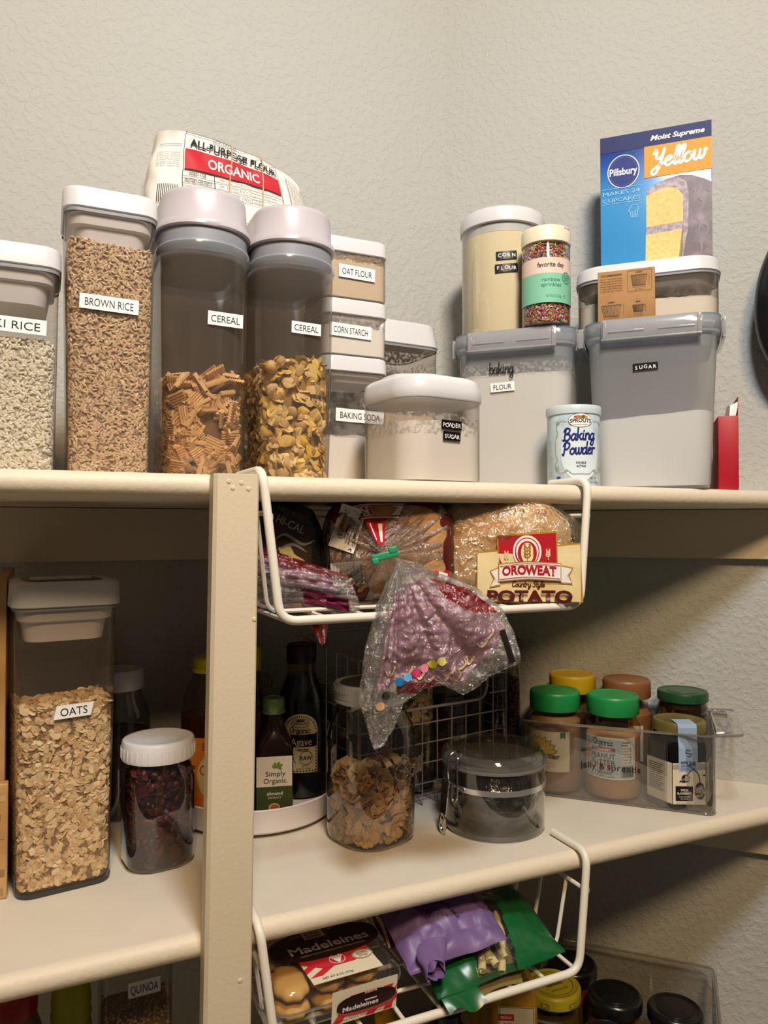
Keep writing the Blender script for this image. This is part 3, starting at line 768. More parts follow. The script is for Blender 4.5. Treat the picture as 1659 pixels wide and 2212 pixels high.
# sprinkles jar
ss, st = .1835, .1745
t = thing('sprinkles_jar', 'jar of rainbow sprinkles with cream cap and mint label', 'jar', W(ss, st, ZU + .2092))
B().use(GLASS).lathe([(.026, 0), (.0295, .0015), (.0302, .004), (.0302, .100), (.0285, .1045)]).obj('body', t)
b = B().use(LIDCREAM); b.lathe([(.0300, .1035), (.0312, .1042), (.0313, .1215), (.0300, .1238), (.0270, .1246), (.0262, .1238), (.012, .1240)], 48); b.at((0, 0, 0), (0, 0, R(20))).box(-.0055, .0055, -.0318, -.029, .1208, .1218, .0003).obj('cap', t)
b = B()
SPR = island_mat('sprinkle_candy', ['#d8342c', '#e8e2d2', '#2f7a45', '#e9c53a', '#2b4f9a', '#e2762c', '#d86a8c', '#f0ece2', '#c83030'], .35)
filling('rainbow_sprinkles', 'rainbow coloured sugar sprinkles inside the cream-capped jar', 'sprinkles', W(ss, st, ZU + .2092), 0, .0588, .0588, .0292, .002, .1, 3000, 200, [proto_grain(.0062, .0009, 5)], [SPR], mat('sprinkle_shade', '#b8917a', .8), .4, inset=.0006, bump=.002, back=False)
d = Decal(cylmap(.0303, R(-26), 0), .003)
PINKB = ink('#e8cfc0'); MINT = ink('#86c9a9'); DK = ink('#3a2a2c'); TEALD = ink('#2c6a58')
d.rect(PINKB, -.052, .0255, .052, .0825, 0)
d.rect(MINT, -.052, .0255, .052, .0615, 1)
for i in range(26): d.ell(MINT, -.05 + i * .004, .0615, .0022, .0013, 1, 8)
d.text(DK, 'favorite day', .001, .0735, .0062, .0345, 2, bold=.012)
d.text(TEALD, 'rainbow', .001, .0545, .0052, .023, 2); d.text(TEALD, 'sprinkles', .001, .0480, .0052, .025, 2)
d.ell(ink('#6fb896'), .0225, .0575, .0075, .0075, 2, 24, .08, 12); d.ring(TEALD, .0225, .0575, .0072, .0072, .0005, 3)
for k, s_ in enumerate(('NET FREE', 'SPRINKLES', 'DECOR')): d.text(TEALD, s_, .0225, .0602 - k * .0026, .0016, None, 3)
d.text(TEALD, 'NET WT 8.3 OZ (234g)', .004, .0335, .0035, .019, 2); d.ring(TEALD, .0185, .0335, .0018, .0018, .0004, 2)
d.obj('wrap_label', t, smooth=60)

# wide container on the sugar tub
t = thing('wide_container', 'wide clear container with white lid between sugar tub and cake mix box', 'container', W(.304, .09, ZU + .2092), -45)
shell(B().use(CLEAR), .174, .096, .03, 0, .068, .05).obj('body', t)
lid_ring(B().use(LIDW), .180, .102, .033, .0665, .0865, .005, flare=.003).obj('lid', t)
B().use(LIDG).loft([rr(.1775, .0995, .031, .0635), rr(.1775, .0995, .031, .066)], False, False).obj('gasket', t)
b = B().use(clear_mat('insert_clear', (215, 212, 208), milk=.5, milkcol=(215, 212, 208), gloss=.3)); b.loft([rr(.160, .082, .028, .052), rr(.166, .088, .029, .0655)], True, False).obj('lid_insert', t)
powder('wheat_flour', 'off-white flour in the wide white-lidded container', 'flour', W(.304, .09, ZU + .2092), -45, .171, .093, .0285, .002, wavy(.036, .0015, 60, sx=-.02), FLOURP, taper=.05)
film(t, .1735, .0955, .0297, .034, .050, clear_mat('flour_film', (255, 255, 255), milk=.35, milkcol=(170, 160, 150), gloss=0, streak=(120, .42, .62)))

# cake mix box
NAVY = ink('#1d2f7c'); NAVY2 = ink('#16255f'); CYAN = ink('#4a9fd8'); BLUE2 = ink('#2f6fc0'); ORANGE = ink('#e39a2e'); WHITE = ink('#f5f3ee'); CAKE = mat('printed_cake', '#dcb866', .6, vary=('#ecd08a', 220, .35, .65)); FROSTC = mat('printed_frosting', '#5a4a52', .45, vary=('#8a7a84', 60, .45, .75)); FROSTL = mat('printed_filling', '#b3a2ae', .5, vary=('#8a7884', 160, .4, .6))
CARDM, nt_, b_, o_ = nodes('card_gradient_blue')
tc_ = nnode(nt_, 'ShaderNodeTexCoord'); sp_ = nnode(nt_, 'ShaderNodeSeparateXYZ'); rp_ = nnode(nt_, 'ShaderNodeValToRGB')
mr_ = nnode(nt_, 'ShaderNodeMapRange'); mr_.inputs[1].default_value = 0; mr_.inputs[2].default_value = .186
nt_.links.new(tc_.outputs['Object'], sp_.inputs[0]); nt_.links.new(sp_.outputs[2], mr_.inputs[0]); nt_.links.new(mr_.outputs[0], rp_.inputs[0])
e = rp_.color_ramp.elements; e[0].position = .05; e[0].color = rgb('#3f93d2'); e[1].position = .93; e[1].color = rgb('#1a2a72'); x = e.new(.55); x.color = rgb('#4097d6'); x = e.new(.78); x.color = rgb('#2a58ae')
nt_.links.new(rp_.outputs[0], b_.inputs['Base Color']); b_.inputs['Roughness'].default_value = .3; b_.inputs['Coat Weight'].default_value = .2
t = thing('cake_mix_box', 'blue cake mix box picturing a yellow layer cake, standing on a white lid', 'box', W(.3155, .0825, ZU + .2957), -45)
BW, BH = .139, .186
B().use(CARDM).box(-BW / 2, BW / 2, -.0175, .0175, 0, BH, .0008).obj('carton', t)
d = Decal(flat(-.0175, -BW / 2, 0))
d.poly(NAVY2, [(0, BH - .022), (BW, BH - .022), (BW, BH - .0005), (0, BH - .0005)], 0)
d.rect(ORANGE, .0565, .122, BW, .164, 1)
# layer cake slice
def wob(pts, s): return [(x + .0012 * math.sin(7 * i + s), y + .0012 * math.cos(5 * i + s)) for i, (x, y) in enumerate(pts)]
d.poly(FROSTC, [(.0595, .105), (.070, .112), (.085, .117), (.100, .1195), (.115, .117), (.130, .110), (BW, .104), (BW, .008), (.104, .008), (.104, .09)], 1)
d.poly(FROSTL, [(.0595, .098), (.0595, .106), (.072, .112), (.085, .1165), (.098, .117), (.108, .110), (.111, .095), (.110, .05), (.103, .008), (.098, .008), (.104, .06), (.104, .095), (.096, .104), (.085, .1065), (.072, .103)], 2)
d.poly(CAKE, [(.0585, .056), (.104, .058), (.104, .093), (.097, .103), (.085, .1065), (.072, .103), (.0585, .098)], 2)
d.poly(FROSTL, [(.0578, .046), (.104, .048), (.104, .058), (.0585, .056)], 2)
d.poly(CAKE, [(.057, .001), (.102, .004), (.104, .048), (.0578, .046)], 2)
for (x, y, a) in ((.113, .10, .02), (.122, .085, .018), (.118, .06, .022), (.128, .05, .015), (.12, .03, .02), (.131, .095, .012)): d.stroke(ink('#93858f'), [(x, y), (x + .006, y - a * .3), (x + .004, y - a)], .0022, 3, taper=True)
d.ell(WHITE, .030, .136, .0205, .0225, 1, 40); d.ell(NAVY, .030, .136, .0193, .0213, 2, 40)
for k in range(44): a = 2 * math.pi * k / 44; d.ell(ink('#8fa3dd'), .030 + .0172 * math.cos(a), .136 + .0192 * math.sin(a), .00035, .00035, 3, 6)
d.text(WHITE, 'Pillsbury', .030, .1362, .0098, .0355, 4, bold=.022)
d.text(WHITE, 'Moist Supreme', .0975, .1745, .0068, .0665, 2, bold=.03, shear=.3)
d.script(WHITE, 'Yellow', .0975, .1412, .0122, .0036, wd=.066, shear=.22, rot=3)
LCY = ink('#a9d3ee')
d.text(LCY, 'MAKES 24', .027, .108, .0052, .047, 2); d.text(LCY, 'CUPCAKES', .027, .0985, .0052, .047, 2)
for y in (.114, .0935): d.rect(LCY, .003, y, .052, y + .0005, 2)
# small cupcake sketch
d.stroke(LCY, [(.038, .084), (.0365, .080), (.041, .079), (.047, .0805), (.0485, .084), (.046, .0885), (.0415, .0885), (.038, .084)], .0007, 2)
d.stroke(LCY, [(.0385, .079), (.0395, .072), (.0465, .072), (.0478, .0795)], .0007, 2, 1)
for k in range(3): d.stroke(LCY, [(.041 + k * .0022, .079), (.0412 + k * .002, .0725)], .0005, 2, 1)
for k in range(6): a = R(30 + 24 * k); d.stroke(LCY, [(.043 + .009 * math.cos(a), .0845 + .008 * math.sin(a)), (.043 + .0115 * math.cos(a), .0845 + .0105 * math.sin(a))], .0005, 2, 1)
d.ell(ink('#c9d9e6'), .030, .004, .026, .004, 1, 20); d.text(ink('#dfe9f2'), 'NET WT 15.25 OZ (432g)', .014, .0042, .0022, .022, 2)
d.obj('printed_front', t, smooth=0)

# brown card box of baking cups
t = thing('baking_cups_box', 'small brown card box printed with baking cup sizes on a tub lid', 'box', W(.2815, .157, ZU + .2092), -45)
KRAFT = mat('kraft_card', '#b58a5c', .75, spec=.2, vary=('#a87d50', 40, .4, .7)); KINK = ink('#4a3524')
B().use(KRAFT).box(-.034, .034, -.0145, .0145, 0, .066, .0006).obj('carton', t)
d = Decal(flat(-.0145, -.034, 0))
d.text(KINK, 'CUP DIMENSIONS', .0165, .0605, .0022, .025, 1, bold=.02)
for k, s_ in enumerate(('Use If You Care Large', 'Baking Cups for standard', 'muffin tins. If You Care', 'Baking Cups are available', 'in these sizes. Which size', 'is right for your recipe?')): d.text(KINK, s_, .0165, .0563 - k * .0031, .0017, .026, 1)
def cup(cx, cy_, wd, h, n):
    top = [(cx - wd / 2 + wd * i / (2 * n), cy_ + h / 2 + (.0009 if i % 2 else 0)) for i in range(2 * n + 1)]
    d.stroke(KINK, top, .0005, 1, 1); d.stroke(KINK, [(cx - wd * .38, cy_ - h / 2), (cx + wd * .38, cy_ - h / 2)], .0005, 1, 1)
    for i in range(2 * n + 1): d.stroke(KINK, [top[i], (cx - wd * .38 + wd * .76 * i / (2 * n), cy_ - h / 2)], .0004, 1, 1)
    d.stroke(KINK, [(cx - wd * .4, cy_ - h / 2 - .0022), (cx + wd * .4, cy_ - h / 2 - .0022)], .0003, 1, 1); d.stroke(KINK, [(cx + wd * .62, cy_ - h / 2), (cx + wd * .62, cy_ + h / 2)], .0003, 1, 1)
cup(.0495, .051, .019, .0125, 8); cup(.0165, .0155, .0235, .0135, 7); cup(.0485, .016, .0135, .0078, 8)
d.frame(KINK, .036, .0375, .0645, .0635, .0003, 1)
d.text(KINK, 'LARGE', .0495, .0615, .0019, None, 1, bold=.02); d.text(KINK, 'JUMBO', .0165, .0265, .0019, None, 1, bold=.02); d.text(KINK, 'MINI', .0485, .0245, .0019, None, 1, bold=.02)
d.text(KINK, '1.95" (50mm)', .0495, .0397, .0014, None, 1); d.text(KINK, '2.6" (62mm)', .0165, .0042, .0014, None, 1); d.text(KINK, '1.37" (35mm)', .0485, .0075, .0014, None, 1)
d.obj('printed_front', t, smooth=0)

# baking powder can
t = thing('baking_powder_can', 'pale blue round baking powder can at the upper shelf edge', 'can', W(.223, .228, zu))
CANB = mat('can_pale_blue', '#bcd3e2', .4, vary=('#d5e4ee', 60, .42, .6))
B().use(CANB).lathe([(.0300, 0), (.0308, .001), (.0308, .088), (.0306, .089)], 48).obj('can_body', t)
b = B().use(mat('can_lid_blue', '#cfdde4', .35)); b.lathe([(.0308, .0855), (.0322, .0862), (.0324, .0895), (.0324, .0945), (.0316, .096), (.0296, .096), (.0288, .0945), (.01, .0945)], 48).obj('lid', t)
d = Decal(cylmap(.0309, R(-23), 0), .003)
NV = ink('#1c2a72'); GOLDL = ink('#8b8266')
d.ell(ink('#dbe8f1'), .0, .041, .0235, .034, 0, 28)
d.ell(BLK, 0, .0775, .0143, .0083, 1); d.ell(WHITE, 0, .0775, .0138, .0078, 2)
d.text(BLK, 'SPROUTS', 0, .0768, .0046, .0245, 3, bold=.025, arc=.0008); d.text(BLK, 'FARMERS MARKET', 0, .0725, .0012, .0165, 3)
for k, c_ in enumerate(('#b5552b', '#c47a35', '#6d7d3a', '#8a4a2c', '#c9a04a')): d.ell(ink(c_), -.006 + k * .003, .0815, .0021, .0014 + .0008 * (k % 2), 3, 10)
d.script(NV, 'Baking', -.0015, .0585, .0072, .0019, wd=.037, shear=.12, rot=2); d.script(NV, 'Powder', -.0015, .042, .0072, .0019, wd=.038, shear=.12, rot=2)
d.text(BLK, 'DOUBLE', 0, .0285, .0024, .0115, 2, bold=.02); d.text(BLK, 'ACTING', 0, .0245, .0024, .0108, 2, bold=.02)
for s_ in (-1, 1):
    d.stroke(GOLDL, [(s_ * .016, .0765), (s_ * .0225, .0775), (s_ * .0275, .0735), (s_ * .0285, .068), (s_ * .0265, .062), (s_ * .0300, .055), (s_ * .0302, .040), (s_ * .0275, .033), (s_ * .0302, .027), (s_ * .0275, .0185), (s_ * .0215, .0165), (s_ * .0145, .019), (s_ * .010, .0155), (0, .0155)], .00055, 2)
    for (x, y) in ((.0275, .0755), (.0275, .0215)):
        for k in range(4): a = R(45 + 90 * k); d.stroke(GOLDL, [(s_ * x, y), (s_ * x + .0025 * math.cos(a), y + .0025 * math.sin(a)), (s_ * x + .003 * math.cos(a + .6), y + .003 * math.sin(a + .6))], .00045, 2)
    d.stroke(GOLDL, [(s_ * .0302, .062), (s_ * .0285, .06), (s_ * .029, .0575)], .0005, 2); d.stroke(GOLDL, [(s_ * .0145, .019), (s_ * .017, .0205), (s_ * .0185, .0185)], .0005, 2)
d.text(BLK, 'NET WT', .0155, .0105, .0029, .0095, 2); d.text(BLK, '8.1 OZ (230g)', .0145, .0060, .0029, .0165, 2); d.ring(BLK, .0005, .0062, .0015, .0013, .0003, 2)
d.rect(ink('#2b4a86'), -.0285, .005, -.0238, .0125, 2); d.rect(ink('#5f8f5a'), -.0285, .002, -.0235, .0045, 2)
d.obj('wrap_label', t, smooth=60)

# red box at the right end, edge on
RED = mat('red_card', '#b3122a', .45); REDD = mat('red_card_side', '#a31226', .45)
t = thing('red_box', 'narrow opened red box standing edge-on between sugar tub and right wall', 'box', W(.3985, .085, zu), -43)
B().use(RED).box(-.0115, .0115, -.035, .035, 0, .093, .0006).obj('carton', t)
b = B().use(RED); b.loft([[(.0112, -.034, .092), (.0112, .034, .092), (.0118, .034, .092), (.0118, -.034, .092)], [(.0122, -.030, .1175), (.0122, .030, .1165), (.013, .030, .1165), (.013, -.030, .1175)]]); b.obj('top_flap', t, smooth=0)
b = B().use(WHITE); b.at((.002, -.026, .092), (0, R(18), R(8))).loft([[(-.001, -.006, 0), (.006, -.006, 0), (.006, .02, 0), (-.001, .02, 0)], [(-.004, -.004, .014), (.004, -.005, .022), (.004, .014, .022), (-.004, .014, .016)]]); b.obj('inner_paper', t, smooth=0)
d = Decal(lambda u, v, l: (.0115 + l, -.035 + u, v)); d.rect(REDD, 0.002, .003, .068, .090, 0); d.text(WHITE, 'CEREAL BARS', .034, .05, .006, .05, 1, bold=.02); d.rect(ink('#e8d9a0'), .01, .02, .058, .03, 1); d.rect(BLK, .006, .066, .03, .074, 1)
for ch in (d,): ch.obj('printed_side', t, smooth=0)

# dark bag hanging at the right frame edge
b = B().use(mat('black_vinyl', '#17191c', .32, spec=.6))
b.grid(lambda u, v: ((.060 + .012 * math.sin(3 * v)) * math.sin(math.pi * v) ** .8 * math.cos(2 * math.pi * u), (.040 * math.sin(math.pi * v) ** .7) * math.sin(2 * math.pi * u), .115 * math.cos(math.pi * v)), 40, 24, True)
o = b.obj('black_bag', smooth=180); o.location = W(.5105, .046, .652); o.rotation_euler = (0, R(6), R(-45))
tag(o, 'glossy black rounded bag against the right wall, mostly outside the picture', 'bag')
b = B().use(mat('black_strap', '#202226', .6)); b.tube([(0, 0, .112), (0, .012, .15), (0, .03, .19), (0, .044, .2)], .004); b.obj('strap', o)

# flour bag behind the dispensers, folded over and held by rubber bands
PAPER = mat('flour_bag_paper', '#ebe7df', .7, spec=.25)
t = thing('flour_bag', 'crumpled white paper flour bag behind the cereal dispensers', 'bag', (.221, .322, zu), 0)
HB = .447
def bagf(u, v):  # u around, v up
    a = 2 * math.pi * u; x = .105 * (abs(math.cos(a)) ** .45) * (1 if math.cos(a) > 0 else -1); y = .040 * (abs(math.sin(a)) ** .45) * (1 if math.sin(a) > 0 else -1)
    z = HB * v
    k = max(0, (v - .80) / .20); y *= 1 - .55 * k; x *= 1 - .10 * k * k
    if v > .5:
        x *= 1 + .05 * math.sin((v - .5) * 6)
    top = (.0 - .020 * (x / .1) * k) - .020 * abs(x / .1) ** 3 * k   # right shoulder lower
    n_ = Vector((x * 22, z * 18, y * 20 + 3))
    amp = .0036 + .0065 * k * (1 if abs(math.sin(a)) < .55 or v > .97 else .2)
    d_ = noise.noise(n_) * amp + noise.noise(n_ * 2.7) * amp * .6
    crease = .0012 * math.sin(x * 120 + z * 60 + 3 * noise.noise(n_ * .7)) * k
    return Vector((x + .6 * d_, y + d_ + crease, z + top + .5 * d_))
b = B().use(PAPER); b.grid(lambda u, v: bagf(u, v), 120, 90, True)
b.add([bagf(i / 120, 1) for i in range(120)] + [bagf(0, 1) * .5 + bagf(.5, 1) * .5], [(i, (i + 1) % 120, 120) for i in range(120)])
b.add([bagf(i / 120, 0) for i in range(120)], [tuple(range(119, -1, -1))])
b.obj('paper_sack', t, smooth=60)
def bagfront(x, z, l):  # x across, z height measured on the undeformed front
    xx = max(-.0985, min(.0985, x)); c_ = (abs(xx) / .105) ** (1 / .45); a = math.acos(min(1, c_)) if xx > 0 else math.pi - math.acos(min(1, c_))
    u = 1 - a / (2 * math.pi); p = bagf(u, z / HB); return (p.x, p.y - l - .0022, p.z)
d = Decal(bagfront, .004)
REDP = ink('#c3202e'); INK = ink('#2a2a2c')
zt0 = .30
d.rect(REDP, -.064, .398, .060, .424, 0)
d.frame(INK, -.066, .34, .0610, .446, .0006, 1)
d.text(INK, 'ALL-PURPOSE FLOUR', .0, .4335, .0095, .118, 2, bold=.03); d.text(INK, 'UNBLEACHED', -.012, .4435, .004, .034, 2)
d.text(WHITE, 'ORGANIC', -.002, .411, .0135, .066, 2, bold=.02)
for z in (.398, .3885, .379, .369): d.rect(INK, -.066, z - .0004, .0610, z + .0002, 1)
d.rect(INK, -.027, .369, -.0264, .398, 1)
d.text(INK, 'WHEAT TYPE', -.048, .3933, .0028, .022, 2, bold=.03); d.text(INK, 'PROTEIN CONTENT', -.0465, .384, .0028, .033, 2, bold=.03)
d.text(INK, '100% Organic Hard Red Wheat Grown on American Farms', .018, .3933, .0025, .078, 2); d.text(INK, '10% - A versatile flour to suit all your baking needs', .015, .384, .0025, .072, 2)
d.text(INK, 'IDEAL FOR COOKIES, CAKES & MORE', 0, .374, .0030, .062, 2)
d.ring(ink('#2f6a4a'), .030, .358, .0055, .0055, .0012, 2); d.text(ink('#2f6a4a'), 'USDA', .030, .358, .0025, None, 2, bold=.02); d.frame(INK, .042, .352, .056, .364, .0008, 2)
for k in range(6): d.text(INK, ('lower The amount of', 'is the final structure', 'or creates more gluten,', 'ain flour creates less.', '', '')[k], -.084, .418 - k * .0052, .0022, .028, 2) if k < 4 else None
d.rect(INK, -.0975, .4285, -.069, .4291, 1)
for k in range(12): d.rect(INK, -.094 + k * .002, .352, -.0932 + k * .002, .376, 1)
d.frame(INK, .072, .378, .0975, .435, .0006, 1)
for k, s_ in enumerate(('Protein 4g', 'Vitamin D 0mcg', 'Calcium 0mg', 'Iron 0mg', 'Potassium 0mg', '*The % Daily Value', 'contributes to diet')): d.text(INK, s_, .085, .430 - k * .0062, .0028, .02, 2); d.rect(INK, .0735, .4265 - k * .0062, .0965, .4269 - k * .0062, 1)
for k, s_ in enumerate(('INGREDIENTS: Certified', 'Bleached Hard Red', 'Organic Malted')): d.text(INK, s_, .084, .374 - k * .006, .003, .024, 2)
d.obj('printed_front', t, smooth=60)
for x0 in (-.014, .028):
    b = B().use(mat('rubber_band', '#d3b28c', .5)); pts = []
    for z in np.linspace(.455, .335, 22):
        k = (z - .335) / .12; p = bagfront(x0 + .012 * k, z - .0, 0); pts.append((p[0], p[1] - .0016, p[2]))
    b.tube(pts, .0008, 6); b.obj('rubber_band', t)
# ------------------------------------------------------------------ wire baskets hung under the shelves
def basket(label, zt, zf, xl, xr, yl, yr, nx):
    t = thing('wire_basket', label, 'basket', (0, 0, 0), 0, 'white wire baskets hung under the shelves')
    w_ = .0042
    path = [(xl, yl, zt + w_), (xl, -.011, zt + w_), (xl + .014, -.020, zf), (xr - .019, -.020, zf), (xr, -.011, zt + w_), (xr, yr, zt + w_)]
    p = fillet(path[:2] + path[2:], .016, 6)
    b = B().use(WIREW); b.tube(p, w_, 10); b.obj('front_frame', t)
    # side and back rails just under the shelf
    zr = zt - .034; yb = .235; q = .0021
    b = B().use(WIREW)
    b.tube(fillet([(xl + .003, -.012, zr), (xl + .004, yb, zr), (xr - .004, yb, zr), (xr - .004, -.012, zr)], .012, 5), .0024, 8)
    b.obj('top_rail', t)
    for i in range(nx):                                             # front-to-back wires running up the back
        x = xl + .018 + (xr - xl - .040) * i / (nx - 1)
        b = B().use(WIREW); b.tube(fillet([(x, -.019, zf + .001), (x, yb - .016, zf + .001), (x - (.003 if i == 0 else 0), yb, zr)], .01, 4), q, 7); b.obj('grid_wire', t)
    for y in (.02, .062, .104, .146, .188):                          # wires along the basket, bent up at both ends
        b = B().use(WIREW); e = .014
        b.tube(fillet([(xl + .0035, y, zr), (xl + e, y, zf + .0045), (xr - e - .004, y, zf + .0045), (xr - .0035, y, zr)], .012, 4), q, 7); b.obj('grid_wire', t)
    for x, z in ((xl + .0058, zt - .038), (xr - .0035, zt - .034)):
        b = B().use(WIREW); b.at((x, -.012, z)).lathe([(.001, -.005), (.0038, -.003), (.0042, 0), (.0038, .003), (.001, .005)], 10); b.obj('weld_bead', t)
    return t
ZF1, ZF2 = .268, -.111
basket('white wire basket holding bread loaves under the upper shelf', ZU, ZF1, .1748, .5345, .075, .055, 9)
basket('white wire basket holding snack bags under the middle shelf', 0, ZF2, .1735, .5305, .185, .048, 9)

# ------------------------------------------------------------------ bread
FILM = clear_mat('clear_film', (250, 250, 250), milk=.2, milkcol=(232, 224, 224), gloss=3.2, rough=.09, bump=(150, 1, .008), edge=((200, 196, 198), 2))
FILMP = clear_mat('pink_print_film', (238, 196, 210), milk=.66, milkcol=(212, 166, 188), gloss=3.2, rough=.11, bump=(150, 1, .008))
FILMR = clear_mat('red_print_film', (190, 60, 70), milk=.75, milkcol=(170, 38, 50), gloss=2.4, rough=.13, bump=(150, 1, .007))
CRUST = mat('bread_crust', '#d69c56', .6, bump=(160, .3, .0015, 4), vary=('#eccb94', 26, .38, .62))
CRUSTD = mat('wheat_crust', '#a87444', .7, bump=(260, .5, .0015, 4), vary=('#cd9c66', 60, .35, .65))
MAROON = ink('#5a1f1a', .35); REDB = ink('#b8202c', .3); CREAM = ink('#ecd9a8', .35); GOLD = ink('#b98a2e', .35); WHT = ink('#f0ece6', .35); DARKG = ink('#16241c', .3)
def loafsec(wd, h, n=48, dome=.72):
    out = []
    for k in range(n):
        a = 2 * math.pi * k / n; c, s = math.cos(a), math.sin(a)
        y = wd / 2 * math.copysign(abs(c) ** .55, c); z = h * (.5 + .5 * math.copysign(abs(s) ** (dome if s > 0 else .5), s))
        y *= 1 + .05 * max(0, s)
        out.append((y, z))
    return out
class Loaf:
    """bagged loaf: long axis is local y, front end at y = 0"""
    def __init__(self, wd, h, L, endr=.03, gather=None):
        self.sec = loafsec(wd, h); self.L = L; self.h = h; self.endr = endr; self.gather = gather; self.wd = wd
    def core(self, k, v, off=0):
        y, z = self.sec[k % len(self.sec)]; cz = self.h * .5; t = v * self.L; s = 1
        if t < self.endr: s = math.sqrt(max(0, 1 - (1 - t / self.endr) ** 2)) * .35 + .65
        e = self.L - t
        if e < self.endr: s = math.sqrt(max(0, 1 - (1 - e / self.endr) ** 2)) * .35 + .65
        f = 1 + off / (self.wd / 2)
        return (y * s * f, t, cz + (z - cz) * s * f)
def loaf_mesh(lf, m, parent, name='loaf'):
    b = B().use(m); n = len(lf.sec)
    rings = [[lf.core(k, v) for k in range(n)] for v in (0, .02, .05, .1, .16, .3, .5, .7, .84, .9, .95, .98, 1)]
    b.loft(rings); return b.obj(name, parent, smooth=70)

# middle loaf: gathered end with a green clip towards the viewer
T = thing('wheat_bread_loaf', 'brown wheat loaf in clear bag gathered by a green clip, middle of upper basket', 'bread', (.3200, .032, ZF1 + .0075), -20, 'bagged loaves in the upper basket')
lf = Loaf(.133, .105, .17)
loaf_mesh(lf, CRUSTD, T)
cl = Vector((-.0105, -.036, .048))   # clip point, local
def bag_mid(u, v, l=0):
    """v 0 at the clip, 1 at the loaf shoulder, beyond runs along the loaf"""
    n = len(lf.sec); f = (u % 1) * n; i = int(f); p = [lf.core(i, .05, .003), lf.core(i + 1, .05, .003)]
    q = Vector(p[0]).lerp(Vector(p[1]), f - i)
    if v <= 1:
        k = v ** .8; s = cl.lerp(q, k); s.y = cl.y + (q.y - cl.y) * min(1, v ** .55)
        pl = math.sin(u * 2 * math.pi * 17 + 3 * math.sin(u * 9)) * .0035 * math.sin(math.pi * min(1, v)) ** .6
        n2 = noise.noise(Vector((s.x * 45, s.z * 45, v * 3))) * .003 * v
        d = (s - Vector((cl.x, s.y, cl.z))); d = d.normalized() if d.length > 1e-6 else Vector((0, 0, 1))
        return s + Vector((0, -1, 0)) * (pl + n2 + l) + d * .0
    e = (v - 1); q2 = [lf.core(i, .05 + e * .9, .003), lf.core(i + 1, .05 + e * .9, .003)]
    r_ = Vector(q2[0]).lerp(Vector(q2[1]), f - i); c_ = Vector((0, r_.y, lf.h / 2)); d = (r_ - c_).normalized()
    return r_ + d * (l + .0015 * noise.noise(r_ * 50))
b = B().use(FILM); b.grid(lambda u, v: bag_mid(u, v * 2), 150, 40, True); b.obj('bag', T, smooth=180)
def patch(parent, fn, regions, name, nu=16, nv=8):
    b = B()
    for m, u0, u1, v0, v1, l in regions:
        b.use(m); b.grid(lambda a, c: fn(u0 + (u1 - u0) * a, v0 + (v1 - v0) * c, .0006 + l * .0004), nu, nv)
    return b.obj(name, parent, smooth=180)
# prints: u = 0 right side, .25 top, .5 left, .75 bottom
patch(T, bag_mid, [(MAROON, .14, .42, .93, 1.9, 0), (WHT, .235, .325, .62, .95, 1), (REDB, .252, .308, .12, .62, 1), (REDB, .235, .325, .655, .675, 2), (REDB, .235, .325, .90, .92, 2), (REDB, .272, .279, .7, .88, 2), (REDB, .286, .293, .7, .88, 2), (REDB, .3, .306, .7, .88, 2),
                   (WHT, .258, .266, .16, .5, 2), (WHT, .287, .293, .2, .52, 2),
                   (MAROON, .965, 1.12, .86, 1.8, 0), (REDB, .90, .965, .72, 1.0, 1), (WHT, .915, .955, .80, .97, 2), (MAROON, .86, .92, .8, 1.5, 1), (WHT, .60, .655, .62, .9, 1), (MAROON, .63, .72, .75, 1.3, 0), (REDB, .60, .605, .62, .9, 2), (REDB, .648, .655, .62, .9, 2)], 'bag_print', 24, 14)
def bagxy(x, z, l):
    """lay a flat print on the gathered bag front (local x, z)"""
    dx, dz = x - cl.x, z - cl.z; best = None
    a = math.atan2(dz, dx) / (2 * math.pi) % 1
    n = len(lf.sec)
    for k in range(n):
        q = lf.core(k, .05, .003); a2 = math.atan2(q[2] - cl.z, q[0] - cl.x) / (2 * math.pi) % 1
        d = abs((a2 - a + .5) % 1 - .5)
        if best is None or d < best[0]: best = (d, k, math.hypot(q[0] - cl.x, q[2] - cl.z))
    v = min(1, (math.hypot(dx, dz) / best[2])) ** 1.25
    p = bag_mid(best[1] / n, v, .0022 + l); return (x, p.y, z)
d = Decal(bagxy, .006); INKT = ink('#26221f')
def nf_panel(cx, cz, rot):
    c, s = math.cos(R(rot)), math.sin(R(rot))
    def g(x, y): return (cx + x * c - y * s, cz + x * s + y * c)
    d.poly(WHT, [g(-.0225, -.013), (g(.0225, -.013)), g(.0225, .013), g(-.0225, .013)], 0)
    for tx, x, y, h, w_ in (('Nutrition Fac', 0, .0095, .0045, .042), ('15 Servings Per Container', 0, .0052, .0018, .036), ('Serving size  1 slice (43g)', 0, .0024, .002, .038), ('Calories', -.008, -.0055, .0045, .022), ('110', .014, -.0052, .0058, .012)):
        p = g(x, y); d.text(INKT, tx, p[0], p[1], h, w_, 2, rot=rot, bold=.01)
    d.poly(INKT, [g(-.021, -.0010), g(.021, -.0010), g(.021, .0004), g(-.021, .0004)], 1); d.poly(INKT, [g(-.021, -.0098), g(.021, -.0098), g(.021, -.0091), g(-.021, -.0091)], 1)
nf_panel(-.0440, .0740, -108)
c, s = math.cos(R(97)), math.sin(R(97))
def g2(x, y): return (-.0440 + x * c - y * s, .0285 + x * s + y * c)
d.poly(WHT, [g2(-.012, -.016), g2(.012, -.016), g2(.012, .016), g2(-.012, .016)], 0)
